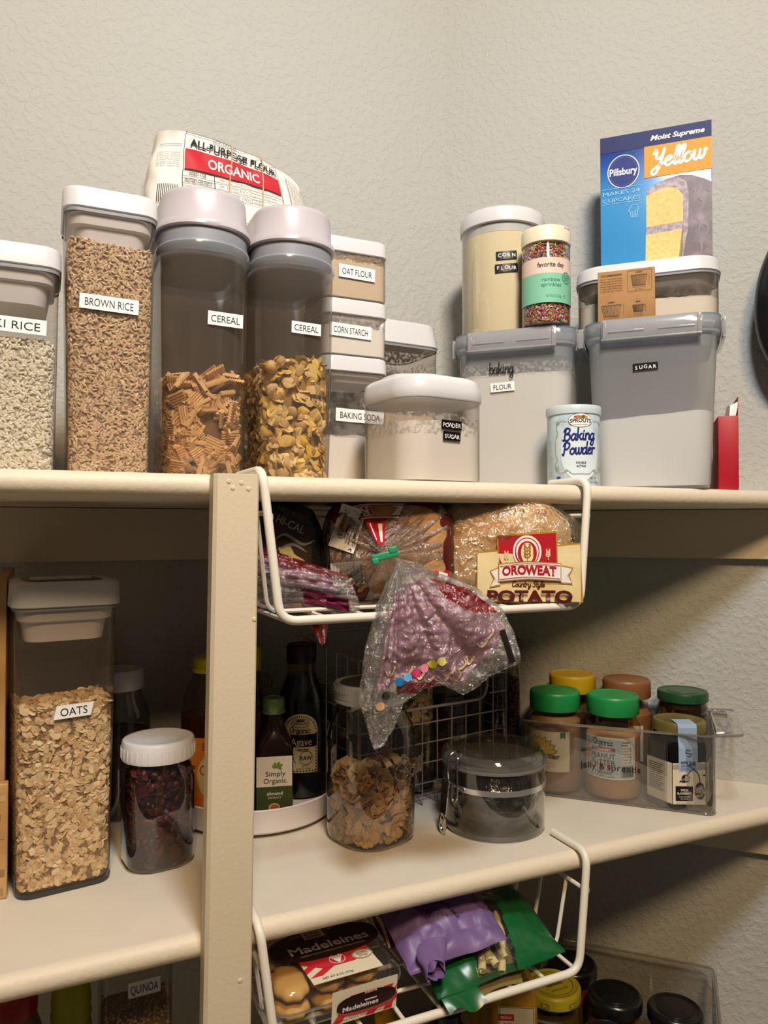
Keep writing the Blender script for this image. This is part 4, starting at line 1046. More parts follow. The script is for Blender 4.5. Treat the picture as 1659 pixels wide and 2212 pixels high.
for k in range(9):
    p = g2(0, .013 - k * .0033); d.text(INKT, ('WHOLE WHEAT FLOUR', 'WATER, SUGAR, OATS', 'WHEAT GLUTEN, YEAST', 'SOYBEAN OIL, SALT', 'MOLASSES, MALTED', 'BARLEY FLOUR, HONEY', 'CONTAINS WHEAT', 'MAY CONTAIN SOY', 'KEEP COOL')[k], p[0], p[1], .0018, .021, 2, rot=97)
d.obj('bag_lettering', T, smooth=0)
# green clip
b = B().use(mat('green_clip', '#2f9a6a', .35)); b.at(tuple(cl + Vector((.001, -.0075, 0))), (0, R(-14), 0))
b.box(-.013, .013, -.004, .004, -.0034, .0034, .001); b.box(.004, .0125, -.0045, .0045, .0005, .0068, .001); b.box(-.0135, -.007, -.0045, .0045, -.006, 0, .001); b.obj('bag_clip', T)
# the loose tail of the bag, fanning out below the clip
TAILP = [(-44, 95), (-66, 180), (-81, 290), (-64, 340), (-50, 384), (-28, 378), (-8, 345), (10, 290), (50, 262), (90, 258), (130, 276), (160, 262), (190, 236), (250, 210), (235, 150), (215, 105), (165, 62), (110, 40)]
PX = .000452
TM = Matrix.Translation((.2985, -.030, .3215)) @ Matrix.Rotation(R(-22), 4, 'Z')
TI = (Matrix.Translation(T.location) @ Matrix.Rotation(R(-20), 4, 'Z')).inverted() @ TM
def tail(u, v, back=0):
    f = u * (len(TAILP) - 1); i = min(int(f), len(TAILP) - 2); k = f - i
    ex = TAILP[i][0] * (1 - k) + TAILP[i + 1][0] * k; ez = TAILP[i][1] * (1 - k) + TAILP[i + 1][1] * k
    x, z = ex * PX * v, -ez * PX * v
    pl = (math.sin(u * 34 + 1.3 * math.sin(u * 11)) * .0036 + math.sin(u * 71) * .0012) * min(1, v * 2.2) * (1 - .35 * v)
    p = Vector((x, 0, z)); nn = noise.noise(p * 42) * .0075 * v + abs(noise.noise(p * 85 + Vector((3, 0, 0)))) * .0045 * v ** .5 + noise.noise(p * 210) * .0012
    y = -.004 - pl - nn - .010 * math.sin(math.pi * min(1, v)) * (1 - back)
    if back: y = .006 + .6 * nn + pl * .7 + .004
    return (x + .0012 * noise.noise(p * 80 + Vector((0, 9, 0))), y, z)
def inpoly(x, y, P):
    c = False; j = len(P) - 1
    for i in range(len(P)):
        if (P[i][1] > y) != (P[j][1] > y) and x < (P[j][0] - P[i][0]) * (y - P[i][1]) / (P[j][1] - P[i][1]) + P[i][0]: c = not c
        j = i
    return c
PINKZ = [(-8, 70), (40, 40), (110, 62), (170, 95), (222, 140), (170, 200), (125, 245), (60, 262), (0, 262), (-48, 262), (-35, 190)]
REDZ = [(60, 38), (140, 60), (205, 112), (150, 108), (95, 80)]
REDZ2 = [(-8, 250), (75, 245), (60, 268), (-5, 272)]
def tail_grid(back, NU=170, NV=110):
    b = B(); b.M = TI; vs = [tail(i / NU, j / NV, back) for j in range(NV + 1) for i in range(NU + 1)]
    groups = {0: [], 1: [], 2: []}
    for j in range(NV):
        for i in range(NU):
            a = j * (NU + 1) + i; m_ = vs[a]; x, z = m_[0] / PX, -m_[2] / PX
            k = 2 if (inpoly(x, z, REDZ) or inpoly(x, z, REDZ2)) else 1 if inpoly(x, z, PINKZ) else 0
            if back and k: k = 0
            groups[k].append((a, a + 1, a + NU + 2, a + NU + 1))
    base = len(b.v); b.add(vs, [])
    for k, m_ in ((0, FILM), (1, FILMP), (2, FILMR)):
        b.use(m_)
        for f in groups[k]: b.f.append(tuple(q + base for q in f)); b.m.append(b.cur)
    return b, vs
b, tv = tail_grid(0); b.obj('bag_tail', T, smooth=180)
b, _ = tail_grid(1); b.obj('bag_tail', T, smooth=180)
tva = np.array(tv)
def tailmap(x, z, l):
    d_ = np.hypot(tva[:, 0] - x, tva[:, 2] - z); i = np.argpartition(d_, 12)[:12]
    y = tva[i, 1].min() - .0006 - l; return tuple(TI @ Vector((x, y, z)))
d = Decal(tailmap, .003)
for (x, y), c_ in zip([(-27, 271), (-12, 256), (1, 245), (17, 236), (34, 228), (51, 219), (67, 210), (84, 203), (-38, 292)], ['#3a342f', '#a59a94', '#1f7fc0', '#6aa6da', '#d8346f', '#e78bab', '#d8cf2c', '#e2dc7a', '#d8a878']):
    d.ell(ink(c_, .35), x * PX, -y * PX, 8.6 * PX, 8.6 * PX, 2, 16)
TAN = ink('#c9a98c', .4)
for (x, y, a) in ((100, 225, 0), (112, 238, 1), (140, 205, 2), (128, 212, 0), (60, 240, 1), (40, 232, 2), (165, 168, 1), (178, 152, 0), (15, 225, 1), (-20, 225, 2), (88, 240, 2)):
    d.stroke(TAN, [((x - 10) * PX, -(y - 8 * (a - 1)) * PX), (x * PX, -(y + 7) * PX), ((x + 11) * PX, -(y - 6) * PX), ((x + 8) * PX, -(y - 15) * PX)], 5 * PX, 1, 5, taper=True)
DKS = ink('#2a211f', .4)
d.poly(DKS, [(202 * PX, -144 * PX), (214 * PX, -142 * PX), (236 * PX, -208 * PX), (224 * PX, -212 * PX)], 2)
d.text(DKS, 'DO NOT MICROWAVE IN BAG', 165 * PX, -158 * PX, 4 * PX, 75 * PX, 2, rot=24)
d.obj('tail_print', T, smooth=0)

# potato loaf, lying across the right end of the basket
T = thing('potato_bread_loaf', 'golden potato bread loaf in clear bag with cream label, right of upper basket', 'bread', (.5085, -.034, ZF1 + .0045), -28, 'bagged loaves in the upper basket')
# local: x runs left from the basket's right end (negative), y away from the viewer, z up
PL, PD, PH = .163, .112, .110
def pot(u, v, off=0):   # u around the section, v along the loaf (0 right end)
    sec = loafsec(PD, PH, 64, .8); f = (u % 1) * 64; i = int(f); a, c_ = sec[i % 64], sec[(i + 1) % 64]; y, z = a[0] + (c_[0] - a[0]) * (f - i), a[1] + (c_[1] - a[1]) * (f - i)
    t = v * PL; e = .055; s = 1
    if t < e: s = .30 + .70 * math.sqrt(max(0, 1 - (1 - t / e) ** 2))
    if PL - t < .045: s = min(s, .30 + .70 * math.sqrt(max(0, 1 - (1 - (PL - t) / .045) ** 2)))
    k = 1 + off / .055
    return Vector((-t - .004, PD / 2 + .004 + y * s * k, PH * .5 + (z - PH * .5) * s * k))
b = B().use(CRUST); b.loft([[pot(k / 64, v) for k in range(64)] for v in (0, .01, .03, .07, .12, .2, .3, .4, .55, .7, .8, .88, .94, .98, 1)]); b.obj('loaf', T, smooth=70)
def potbag(u, v):
    v2 = -.04 + v * 1.06; p = pot(u, min(1, max(0, v2)), .003)
    if v2 < .12: p.x += (.12 - v2) * .10; p.z = PH * .5 + (p.z - PH * .5) * (1 - (.12 - v2) * .6)
    nn = p * 34; q = Vector((noise.noise(nn), noise.noise(nn + Vector((7, 0, 0))), noise.noise(nn + Vector((0, 5, 0))))) * .0038 + Vector((0, noise.noise(p * 95), noise.noise(p * 90 + Vector((2, 2, 2))))) * .0016
    r_ = p + q; r_.z = max(r_.z, .0008)
    if math.sin(u * 2 * math.pi) < -.2: pass
    return r_
b = B().use(clear_mat('loaf_film', (252, 251, 250), milk=.05, milkcol=(225, 218, 210), gloss=3.0, rough=.09, bump=(110, 1, .007))); b.grid(lambda u, v: potbag(u, v), 140, 80, True); b.obj('bag', T, smooth=180)
def potlab(x, z, l):   # x 0..-PL along the front, z up: a slightly bowed cling of the bag print
    x = x * .84 - .006; z = z * .91
    fx = (-x) / .12; y = .0015 + .006 * max(0, (z - .03) / .06) ** 2 + .0035 * max(0, fx - .55) ** 2 * 4 + .0012 * noise.noise(Vector((x * 60, z * 50, 1)))
    return (x, y - .0028 - l, z)
d = Decal(potlab, .006); d.dl = .0003
LC = mat('bread_label_cream', '#e8cf95', .35, vary=('#f0dfb2', 20, .4, .65))
d.poly(GOLD, [(-.1245, .0005), (.0065, .0005), (.0035, .068), (-.1225, .0575)], 0)
d.rect(LC, -.1225, .001, .0035, .0555, 1); d.poly(LC, [(-.1225, .055), (.004, .055), (.003, .0660), (-.1205, .0560)], 1)
d.poly(GOLD, [(-.097, .040), (-.024, .040), (-.0245, .0815), (-.0985, .0765)], 2)
d.poly(REDB, [(-.0955, .040), (-.0255, .040), (-.026, .0795), (-.0968, .0748)], 3)
d.ell(WHT, -.0615, .058, .0175, .0185, 4, 30); d.ell(REDB, -.0615, .058, .0150, .0160, 5, 30); d.ell(WHT, -.0615, .058, .0138, .0148, 6, 30); d.ell(REDB, -.0615, .0565, .0118, .0135, 7, 30); d.ell(CREAM, -.0615, .0565, .0078, .0118, 8, 24)
def ear(cx, cz, h, m_, lay):
    d.stroke(m_, [(cx, cz - h * .6), (cx, cz + h * .4)], .0009, lay, 1)
    for k in range(4):
        for s_ in (-1, 1): d.stroke(m_, [(cx, cz - h * .3 + k * h * .22), (cx + s_ * h * .2, cz - h * .1 + k * h * .22), (cx + s_ * h * .1, cz + h * .08 + k * h * .2)], h * .13, lay, 4, taper=True)
ear(-.0615, .0555, .017, ink('#9a7426', .4), 9); ear(-.087, .052, .010, CREAM, 5); ear(-.036, .0545, .010, CREAM, 5)
d.poly(GOLD, [(-.108, .0165), (-.0945, .019), (-.0945, .041), (-.1075, .036), (-.103, .0275)], 4); d.poly(WHT, [(-.1065, .0182), (-.0950, .0205), (-.0950, .0395), (-.106, .035), (-.1012, .0275)], 5)
d.poly(GOLD, [(-.0065, .0205), (-.022, .022), (-.022, .043), (-.0055, .040), (-.0105, .031)], 4); d.poly(WHT, [(-.008, .0222), (-.0215, .0235), (-.0215, .0415), (-.0075, .0385), (-.0122, .031)], 5)
d.poly(GOLD, [(-.097, .0235), (-.0615, .0265), (-.0205, .0245), (-.0205, .045), (-.0615, .0475), (-.097, .044)], 10); d.poly(WHT, [(-.096, .0247), (-.0615, .0277), (-.0215, .0257), (-.0215, .0438), (-.0615, .0463), (-.096, .0428)], 11)
for o in (.0012, -.0012 + .0172): d.stroke(REDB, [(-.095, .0252 + o), (-.0615, .0282 + o), (-.0225, .0262 + o)], .0007, 12, 6)
d.text(REDB, 'OROWEAT', -.0595, .0358, .0105, .066, 12, bold=.035, arc=.0022)
d.script(MAROON, 'Country Style', -.0605, .0198, .0032, .0010, wd=.040, shear=.15)
d.text(MAROON, 'POTATO', -.0590, .0075, .0135, .1035, 12, bold=.045)
d.obj('bag_label', T, smooth=180)
d = Decal(lambda x, z, l: (lambda q: (q.x, q.y - .0006, q.z + .002))(potbag(.5 + .25 - .25 * 0 + z, max(0, min(1, (-x) / PL)))), .01)
b = B().use(MAROON); b.grid(lambda a, c_: tuple(potbag(.27 + .07 * c_, .35 + .55 * a) + Vector((0, -.0004, .0008))), 14, 6); b.use(GOLD); b.grid(lambda a, c_: tuple(potbag(.335 + .012 * c_, .33 + .52 * a) + Vector((0, -.0006, .0012))), 14, 3); b.obj('bag_print', T, smooth=180)
d = Decal(lambda x, z, l: tuple(potbag(.395 + z, (.062 - x) / PL) + Vector((0, -.0012 - l, .0006))))
GREYI = ink('#6a5a4c', .6)
for (s_, x, h, w_) in (('SEP14', -.0095, .0060, .030), ('23', .0215, .0060, .010)):
    V, F = text_mesh(s_, 0); V = V.copy(); nat = V[:, 0].max() - V[:, 0].min()
    d.use(GREYI); d.put([(x + p[0] * w_ / nat, -(p[1] / .729 * h - h / 2) / .33) for p in V], F, 1)
d.obj('date_stamp', T, smooth=0)

# dark bagged loaf behind the post with its own red-printed tail
T = thing('dark_bread_loaf', 'dark green and black bagged loaf behind the post, left of upper basket', 'bread', (.2050, .062, ZF1 + .0075), -10, 'bagged loaves in the upper basket')
lf2 = Loaf(.100, .096, .17); loaf_mesh(lf2, mat('seed_crust', '#3a2618', .7, bump=(240, .6, .002, 3)), T)
def bag2(u, v, l=0):
    n = len(lf2.sec); f = (u % 1) * n; i = int(f)
    q = Vector(lf2.core(i, .02 + .95 * v, .004)).lerp(Vector(lf2.core(i + 1, .02 + .95 * v, .004)), f - i); c_ = Vector((0, q.y, .048)); d_ = (q - c_).normalized()
    return q + d_ * (l + .0025 * noise.noise(q * 60) + .0016 * noise.noise(q * 140))
b = B().use(mat('black_green_film', '#141d19', .22, spec=.7)); b.grid(lambda u, v: bag2(u, v), 90, 30, True)
b.loft([[tuple(bag2(k / 60, 0) * (1) + (Vector((0, 0, .048)) - bag2(k / 60, 0)) * (1 - s)) for k in range(60)] for s in (1, .8, .5, .15)], False, True); b.obj('bag', T, smooth=180)
d = Decal(lambda x, z, l: (x, min(bag2(k / 24, 0).y for k in range(2)) - .0035 - l - .001 * noise.noise(Vector((x * 80, z * 80, 0))), z), .01)
GREENB = ink('#2c5a2c', .35); YEL = ink('#d8cf8a', .4); GREYB = ink('#8f9a96', .4)
d.poly(GREENB, [(-.038, .002), (.0, .002), (.004, .03), (-.04, .034)], 0)
d.text(GREYB, 'HI-CAL', .018, .078, .008, .03, 1, rot=-24, bold=.02); d.text(ink('#4c5a55'), 'NUTRITION', .022, .087, .005, .036, 1, rot=-26)
for pts in ([(.000, .060), (.012, .068), (.030, .058), (.042, .062)], [(.004, .052), (.02, .058), (.034, .050)], [(-.03, .05), (-.018, .062), (-.01, .048)]): d.stroke(GREYB, pts, .003, 1, 6, taper=True)
d.poly(YEL, [(.006, .055), (.018, .056), (.022, .048), (.032, .042), (.030, .037), (.02, .044), (.008, .046)], 2)
d.poly(GREYB, [(-.03, .036), (-.012, .044), (-.016, .058), (-.034, .056)], 1)
d.obj('bag_print', T, smooth=0)
def tail2(a, c_):
    x = -.028 + .098 * c_ + .012 * a; z = .062 * (1 - c_ * .55) - (.060 - .018 * c_) * a
    p = Vector((x, a * .1, z)); return (x, -.018 - .018 * math.sin(math.pi * a) - .010 * c_ + noise.noise(p * 55) * .007 + noise.noise(p * 130) * .003 + .002 * math.sin(a * 40 + c_ * 9), z)
b = B().use(FILM); NU, NV = 70, 60; vs = [tail2(i / NU, j / NV) for j in range(NV + 1) for i in range(NU + 1)]; base = len(b.v); b.add(vs, [])
for j in range(NV):
    for i in range(NU):
        a, c_ = i / NU, j / NV; m_ = FILMR if (a < .12 + .1 * math.sin(c_ * 4)) else FILMP if (.12 < a < .45 and c_ < .8) else ink('#7a2350', .3) if (.55 < a < .85 and .45 < c_ < .9) else FILM
        b.use(m_); q = j * (NU + 1) + i; b.f.append((q, q + 1, q + NU + 2, q + NU + 1)); b.m.append(b.cur)
b.obj('bag_tail', T, smooth=180)
b = B().use(FILMR); b.grid(lambda a, c_: (.030 + (.036 * (a - .5)) * (1 - .75 * c_) + .012 + .004 * c_, -.020 - .003 * math.cos(a * 9) - .004 * math.sin(c_ * 7), .004 - .044 * c_ * (1 - .3 * abs(a - .5))), 18, 18); b.obj('bag_tip', T, smooth=180)

# ------------------------------------------------------------------ middle shelf, left of the post
OATM = island_mat('oat_flake', ['#dfbb86', '#edd09e', '#f5deb2', '#d6b079'], .6)
t = snap_container('oats_container', 'tall clear container half full of rolled oats with white lid, left of the post', (.0165, .1775, 0), 8, .0865, .088, .298, r=.016, lid=.024, insert=.034, taper=.28, lw=.007, flare=.002)
b = B().use(mat('lid_recess_shade', '#4b4740', .25)); b.loft([rr(.072, .074, .014, .2982), rr(.068, .07, .013, .2988)]); b.obj('lid_recess_shade', t)  # thin dark plate on the white lid; the recess's dimness is painted
b = B().use(LIDW); b.loft([rr(.060, .03, .012, .298), rr(.058, .028, .012, .3002)]); b.obj('lid_button', t)
b = B().use(mat('dark_base', '#3a3734', .3)); b.loft([rr(.0868, .0882, .016, .0005), rr(.0872, .0886, .016, .0052)], False, False); b.obj('base_rim', t)
tape(t, lambda u, v, l: (u, -.0478 - l, v), 'OATS', .005, .1735, .034, .0128, .0078, tw=.0245, rot=1.5, skew=.25)
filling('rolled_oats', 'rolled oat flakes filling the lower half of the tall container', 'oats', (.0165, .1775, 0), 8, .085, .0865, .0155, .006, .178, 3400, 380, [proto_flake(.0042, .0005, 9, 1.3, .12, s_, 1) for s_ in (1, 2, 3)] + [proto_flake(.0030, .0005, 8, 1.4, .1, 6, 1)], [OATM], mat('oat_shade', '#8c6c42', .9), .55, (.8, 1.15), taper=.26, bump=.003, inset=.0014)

def ribbed(b, Rr, z0, z1, n, m_, top=.0018, depth=.0006, dome=0):
    b.use(m_); N = n * 2
    def ring(r_, z, rib): return [((r_ - (depth if (k % 2 and rib) else 0)) * math.cos(2 * math.pi * k / N), (r_ - (depth if (k % 2 and rib) else 0)) * math.sin(2 * math.pi * k / N), z) for k in range(N)]
    b.loft([ring(Rr - .0008, z0, 0), ring(Rr, z0 + .001, 1), ring(Rr, z1 - .004, 1), ring(Rr - .0006, z1 - .0015, 0), ring(Rr - top, z1, 0), ring(Rr * .86, z1 + .0002, 0), ring(Rr * .83, z1 - .0007 + dome, 0), ring(Rr * .3, z1 - .0007 + dome, 0)]); return b
# squarish glass jar of dried cranberries
t = thing('glass_jar', 'squarish glass jar of dark dried cranberries with white plastic lid', 'jar', (.1125, .170, 0), 8)
b = B().use(GLASS); rg = []
for z, w_, r_ in ((0, .058, .024), (.002, .066, .026), (.006, .070, .026), (.088, .070, .026), (.098, .067, .030), (.104, .064, .0319), (.110, .064, .0319)): rg.append(rr(w_, w_, r_, z, 8))
b.loft(rg).obj('body', t)
b = B().use(GLASS); b.loft([rr(.060, .060, .024, .0015, 8), rr(.066, .066, .025, .005, 8)], True, False); b.obj('thick_base', t)
b = B().use(LIDW); b.lathe([(.0352, .1085), (.0372, .109), (.0376, .112), (.0372, .126), (.036, .1285), (.033, .1296), (.03, .1288), (.01, .1286)], 56)
for k in range(36): a = 2 * math.pi * k / 36; b.at((.0373 * math.cos(a), .0373 * math.sin(a), .117), (0, 0, a)).box(-.0005, .0007, -.0005, .0005, -.006, .0055)
b.at(); b.obj('lid', t)
CRAN = island_mat('cranberry', ['#2c0e12', '#3a1218', '#552022', '#220b0e'], .5, spec=.4)
filling('dried_cranberries', 'dark red dried cranberries packed in the white-lidded glass jar', 'dried fruit', (.1125, .170, 0), 8, .0675, .0675, .025, .004, .098, 420, 40, [proto_chunk(.0050, s_) for s_ in (1, 2, 3)] + [proto_flake(.0065, .0014, 9, 1.5, .3, s_, 2) for s_ in (2, 6)], [CRAN], mat('fruit_shade', '#1d080b', .6), .8, (.7, 1.25), bump=.004, inset=.0012)

# bamboo bin at the left frame edge
BAM = mat('bamboo', '#cfa870', .5, vary=('#b58950', 14, .4, .6)); BAMG = mat('bamboo_end', '#c9a875', .55, vary=('#8f6f45', 90, .5, .6))
t = thing('bamboo_bin', 'bamboo bin with a tall side board, cut off by the left frame edge', 'bin', (0, 0, 0), 0)
b = B().use(BAM); b.box(-.20, -.0285, .142, .154, .0005, .108, .0012); b.obj('front_board', t)
b = B().use(BAM); b.box(-.0435, -.0320, .156, .365, .0005, .302, .0012); b.obj('side_board', t)
b = B().use(BAM); b.box(-.20, -.0445, .157, .365, .0005, .008); b.obj('bottom_board', t)
d = Decal(lambda u, v, l: (-.0285 - u, .142 - l, v))
random.seed(3)
for k in range(6):
    for j in range(5): d.rect(ink(('#a98a5c', '#c4a271', '#96784c')[(k * 2 + j) % 3]), .002 + j * .013 + random.uniform(0, .006), .004 + k * .0175, .011 + j * .013, .0105 + k * .0175, 0)
d.obj('end_grain', t, smooth=0)
T = thing('snack_pouch', 'pink and black pouch standing inside the bamboo bin', 'pouch', (-.073, .185, .009), 0)
b = B().use(mat('pouch_pink', '#c98f8c', .45)); b.grid(lambda u, v: (.026 * math.copysign(abs(math.cos(2 * math.pi * u)) ** .6, math.cos(2 * math.pi * u)), .020 * math.sin(2 * math.pi * u) * (1 - .3 * v) + .003 * noise.noise(Vector((u * 6, v * 9, 0))), .205 * v), 40, 30, True); b.obj('pouch_body', T, smooth=180)
b = B().use(mat('pouch_black', '#131316', .4)); b.grid(lambda u, v: (.0262 * math.copysign(abs(math.cos(2 * math.pi * u)) ** .6, math.cos(2 * math.pi * u)), .018 * math.sin(2 * math.pi * u) * (1 - .8 * v), .203 + .09 * v), 40, 12, True); b.obj('pouch_top', T, smooth=180)

# glass jar behind, white lid
def bottle(b, prof, n=40): return b.lathe(prof, n)
t = thing('glass_jar', 'round glass jar with white lid standing in shadow behind the oats', 'jar', (.087, .326, 0))
B().use(GLASS).lathe([(.033, 0), (.0365, .004), (.037, .11), (.034, .130), (.027, .145), (.026, .158)]).obj('body', t)
b = B(); ribbed(b, .0285, .152, .176, 40, LIDW).obj('lid', t)
tag(B().use(mat('dark_beans', '#2a1a14', .6, bump=(300, .8, .002, 2))).lathe([(.031, .003), (.0352, .007), (.0355, .1), (.01, .104)]).obj('dark_beans'), 'dark contents in the shaded jar behind the oats', 'dried food', None, 'stuff'); bpy.data.objects['dark_beans'].location = (.087, .326, 0)

# ------------------------------------------------------------------ turntable with bottles
t = thing('turntable', 'round white turntable tray carrying syrup and extract bottles behind the post', 'tray', (.2445, .2700, 0))
TRAY = mat('tray_plastic', '#e4dcdc', .4)
b = B().use(TRAY); b.lathe([(.088, .004), (.096, .0045), (.0985, .007), (.1005, .030), (.1015, .0325), (.1, .0335), (.0975, .032), (.0955, .0105), (.03, .010)], 96); b.obj('tray', t)
b = B().use(mat('tray_foot', '#3a3836', .5)); b.lathe([(.084, .0003), (.086, .0042)], 64); b.obj('base_ring', t)
zb = .0102
TX, TY = .2475, .2775
YCAP = mat('yellow_cap', '#e3d51f', .4); ORL = ink('#d8671f', .45); HONEY = mat('amber_syrup', '#3a1608', .12, spec=.6)
t = thing('syrup_bottle', 'clear syrup bottle with yellow cap and orange label, left of the post', 'bottle', (.1865, .280, zb))
SYP = clear_mat('syrup_glass', (232, 222, 208), milk=.05, milkcol=(160, 130, 90), gloss=.8)
B().use(SYP).lathe([(.028, 0), (.0325, .003), (.033, .085), (.0325, .115), (.027, .142), (.0175, .160), (.016, .172)]).obj('body', t)
b = B().use(HONEY); b.lathe([(.028, .002), (.0318, .005), (.0322, .112), (.01, .113)]); b.obj('syrup', t)
b = B(); ribbed(b, .0178, .168, .181, 30, YCAP); b.use(YCAP).lathe([(.0188, .163), (.0192, .168)], 30); b.obj('cap', t)
d = Decal(cylmap(.0333, R(-12), 0), .003); d.rect(ink('#d87f2a'), -.035, .006, .035, .090, 0); d.ell(ink('#dcc58e'), .008, .045, .02, .028, 1); d.text(ink('#b8301c'), 'EL DULCE', .009, .080, .009, .03, 2, bold=.03); d.rect(ORL, -.035, .006, .035, .020, 2); d.ring(ink('#a8201c'), -.003, .052, .006, .006, .0012, 2); d.text(BLK, 'VERMONT', .013, .044, .003, .014, 2); d.text(BLK, 'LITE SYRUP', .013, .039, .003, .014, 2); d.obj('wrap_label', t, smooth=60)
t = thing('honey_bottle', 'amber honey bottle with yellow cap and side loop, just right of the post', 'bottle', (.2405, .2950, zb))
B().use(SYP).lathe([(.022, 0), (.026, .003), (.0265, .08), (.025, .105), (.019, .135), (.0155, .150), (.015, .160)]).obj('body', t)
b = B().use(mat('amber_honey', '#6a2c08', .12, spec=.6)); b.lathe([(.022, .002), (.0252, .005), (.0257, .08), (.0243, .104), (.01, .122)]); b.obj('honey', t)
b = B(); ribbed(b, .0165, .158, .186, 28, YCAP).obj('cap', t)
b = B().use(SYP); b.tube([(.020 + .009 * math.cos(a), 0, .140 + .011 * math.sin(a)) for a in np.linspace(0, 2 * math.pi, 20)[:-1]], .0032, 8, True); b.obj('loop_handle', t)
t = thing('dark_bottle', 'dark bottle with black cap, tallest behind the yellow cap right of the post', 'bottle', (.2475, .3475, zb))
B().use(mat('dark_glass', '#120c0a', .15, spec=.6)).lathe([(.02, 0), (.0235, .003), (.024, .11), (.015, .15), (.0125, .18)]).obj('body', t)
b = B(); ribbed(b, .0145, .178, .203, 24, mat('black_cap', '#141316', .45)).obj('cap', t)
# agave
t = thing('agave_bottle', 'dark agave nectar bottle with black cap and cream scalloped label', 'bottle', (.3055, .276, zb))
DG = mat('dark_blue_bottle', '#0b1015', .18, spec=.6)
b = B().use(DG); b.lathe([(.028, 0), (.033, .003), (.0338, .012), (.033, .03), (.0332, .085), (.0325, .105), (.0275, .128), (.0205, .145), (.0185, .152)], 48).obj('body', t)
B().use(SYP).lathe([(.0188, .150), (.0182, .156), (.0182, .172)], 40).obj('neck', t)
b = B(); ribbed(b, .0192, .166, .190, 36, mat('black_cap', '#141316', .45)).obj('cap', t)
d = Decal(cylmap(.0333, R(-20), 0), .003); CL = ink('#d8cfa8', .5); DB = ink('#121a26', .4)
d.rect(CL, -.0225, .034, .0225, .086, 0); d.ell(CL, -.000, .086, .0225, .021, 0, 30)
for k in range(22):
    a = math.pi * (k + .5) / 22; d.poly(BLK, [(.0212 * math.cos(a) , .086 + .0197 * math.sin(a)), (.0187 * math.cos(a + .06), .086 + .0172 * math.sin(a + .06)), (.0187 * math.cos(a - .06), .086 + .0172 * math.sin(a - .06))], 1)
for k in range(13): y = .0365 + k * .0038; d.poly(BLK, [(.0212, y + .0015), (.0186, y), (.0212, y - .0015)], 1); d.poly(BLK, [(-.0212, y + .0015), (-.0186, y), (-.0212, y - .0015)], 1)
for k in range(11): x = -.019 + k * .0038; d.poly(BLK, [(x - .0015, .0352), (x + .0015, .0352), (x, .0378)], 1)
d.ring(BLK, 0, .0955, .0115, .0058, .0007, 2); d.text(BLK, 'SPROUTS', 0, .0952, .0035, .018, 2, bold=.02)
for k in range(5): d.ell(BLK, -.004 + k * .002, .0985, .0014, .001 + .0005 * (k % 2), 2, 8)
d.script(BLK, 'Organic', -.001, .0855, .0042, .0009, wd=.026, shear=.15)
d.rect(DB, -.0225, .066, .0215, .0815, 2); d.text(CL, 'Agave', .001, .0728, .0098, .026, 3); d.script(BLK, 'Nectar'.replace('N', 'n'), .003, .0625, .0022, .0006, wd=.0155, shear=.1)
d.ring(DB, .007, .0525, .0085, .0085, .0006, 2); d.text(DB, 'RAW', .007, .0525, .0052, .0145, 3, bold=.02); d.text(BLK, 'NET WT.', .006, .0425, .0022, .009, 2); d.text(BLK, '23.28 OZ (660g)', .004, .0393, .0022, .018, 2)
for pts in ([(-.02, .045), (-.012, .055), (-.006, .047)], [(-.02, .058), (-.014, .05), (-.008, .057)], [(-.018, .04), (-.012, .046)]): d.stroke(BLK, pts, .0007, 2)
d.obj('wrap_label', t, smooth=60)
# almond extract
t = thing('almond_extract_bottle', 'small brown almond extract bottle with green cap and white-green label', 'bottle', (.2490, .2075, zb), -14); t.scale = (1.16, 1.16, 1.16)
BRG = mat('brown_glass', '#1c0d0a', .12, spec=.6)
b = B().use(BRG); b.loft([rr(w_, w_, r_, z, 6) for z, w_, r_ in ((0, .035, .006), (.002, .038, .007), (.072, .038, .007), (.078, .036, .009), (.088, .026, .0125), (.097, .0185, .0092), (.108, .0175, .0087))]).obj('body', t)
b = B(); ribbed(b, .0112, .106, .1205, 40, mat('green_metal_cap', '#6f8a5a', .35, metal=.5), top=.001, depth=.0003); b.use(mat('green_metal_cap', '#6f8a5a', .35, metal=.5)).lathe([(.0117, .1055), (.0119, .107), (.0112, .108)], 32); b.obj('cap', t)
d = Decal(flat(-.0192)); OLV = ink('#3c4a24'); LW = ink('#dcd6cc')
d.rect(LW, -.0175, .0365, .0175, .0665, 0); d.rect(OLV, -.0175, .003, .0175, .037, 1)
for a, L_ in ((110, .006), (60, .006), (20, .0062), (150, .0052), (335, .005)):
    x, y = .0025, .0555; d.stroke(ink('#6f8a3a'), [(x, y), (x + L_ * .6 * math.cos(R(a + 14)), y + L_ * .6 * math.sin(R(a + 14))), (x + L_ * math.cos(R(a)), y + L_ * math.sin(R(a)))], .0026, 2, 6, taper=True)
d.text(INKT, 'Simply', .0012, .0497, .0050, .0195, 2); d.text(INKT, 'Organic.', .0012, .0428, .0050, .0235, 2)
d.text(LW, 'almond', .0005, .0305, .0036, .0155, 2, bold=.015); d.text(LW, 'EXTRACT', .0005, .0262, .0021, .0125, 2)
d.ell(ink('#dcb58c'), 0, .0165, .0055, .0042, 2); d.ell(ink('#a8683a'), .0002, .0165, .0047, .0034, 3); d.stroke(ink('#7a4524'), [(-.003, .0155), (0, .017), (.003, .018)], .0004, 4); d.obj('front_label', t, smooth=0)
d = Decal(lambda u, v, l: (-.0192 - l, -u, v)); d.rect(LW, -.0165, .0365, .0165, .0665, 0); d.rect(OLV, -.0165, .003, .0165, .037, 0); d.rect(LW, -.012, .006, .012, .022, 1)
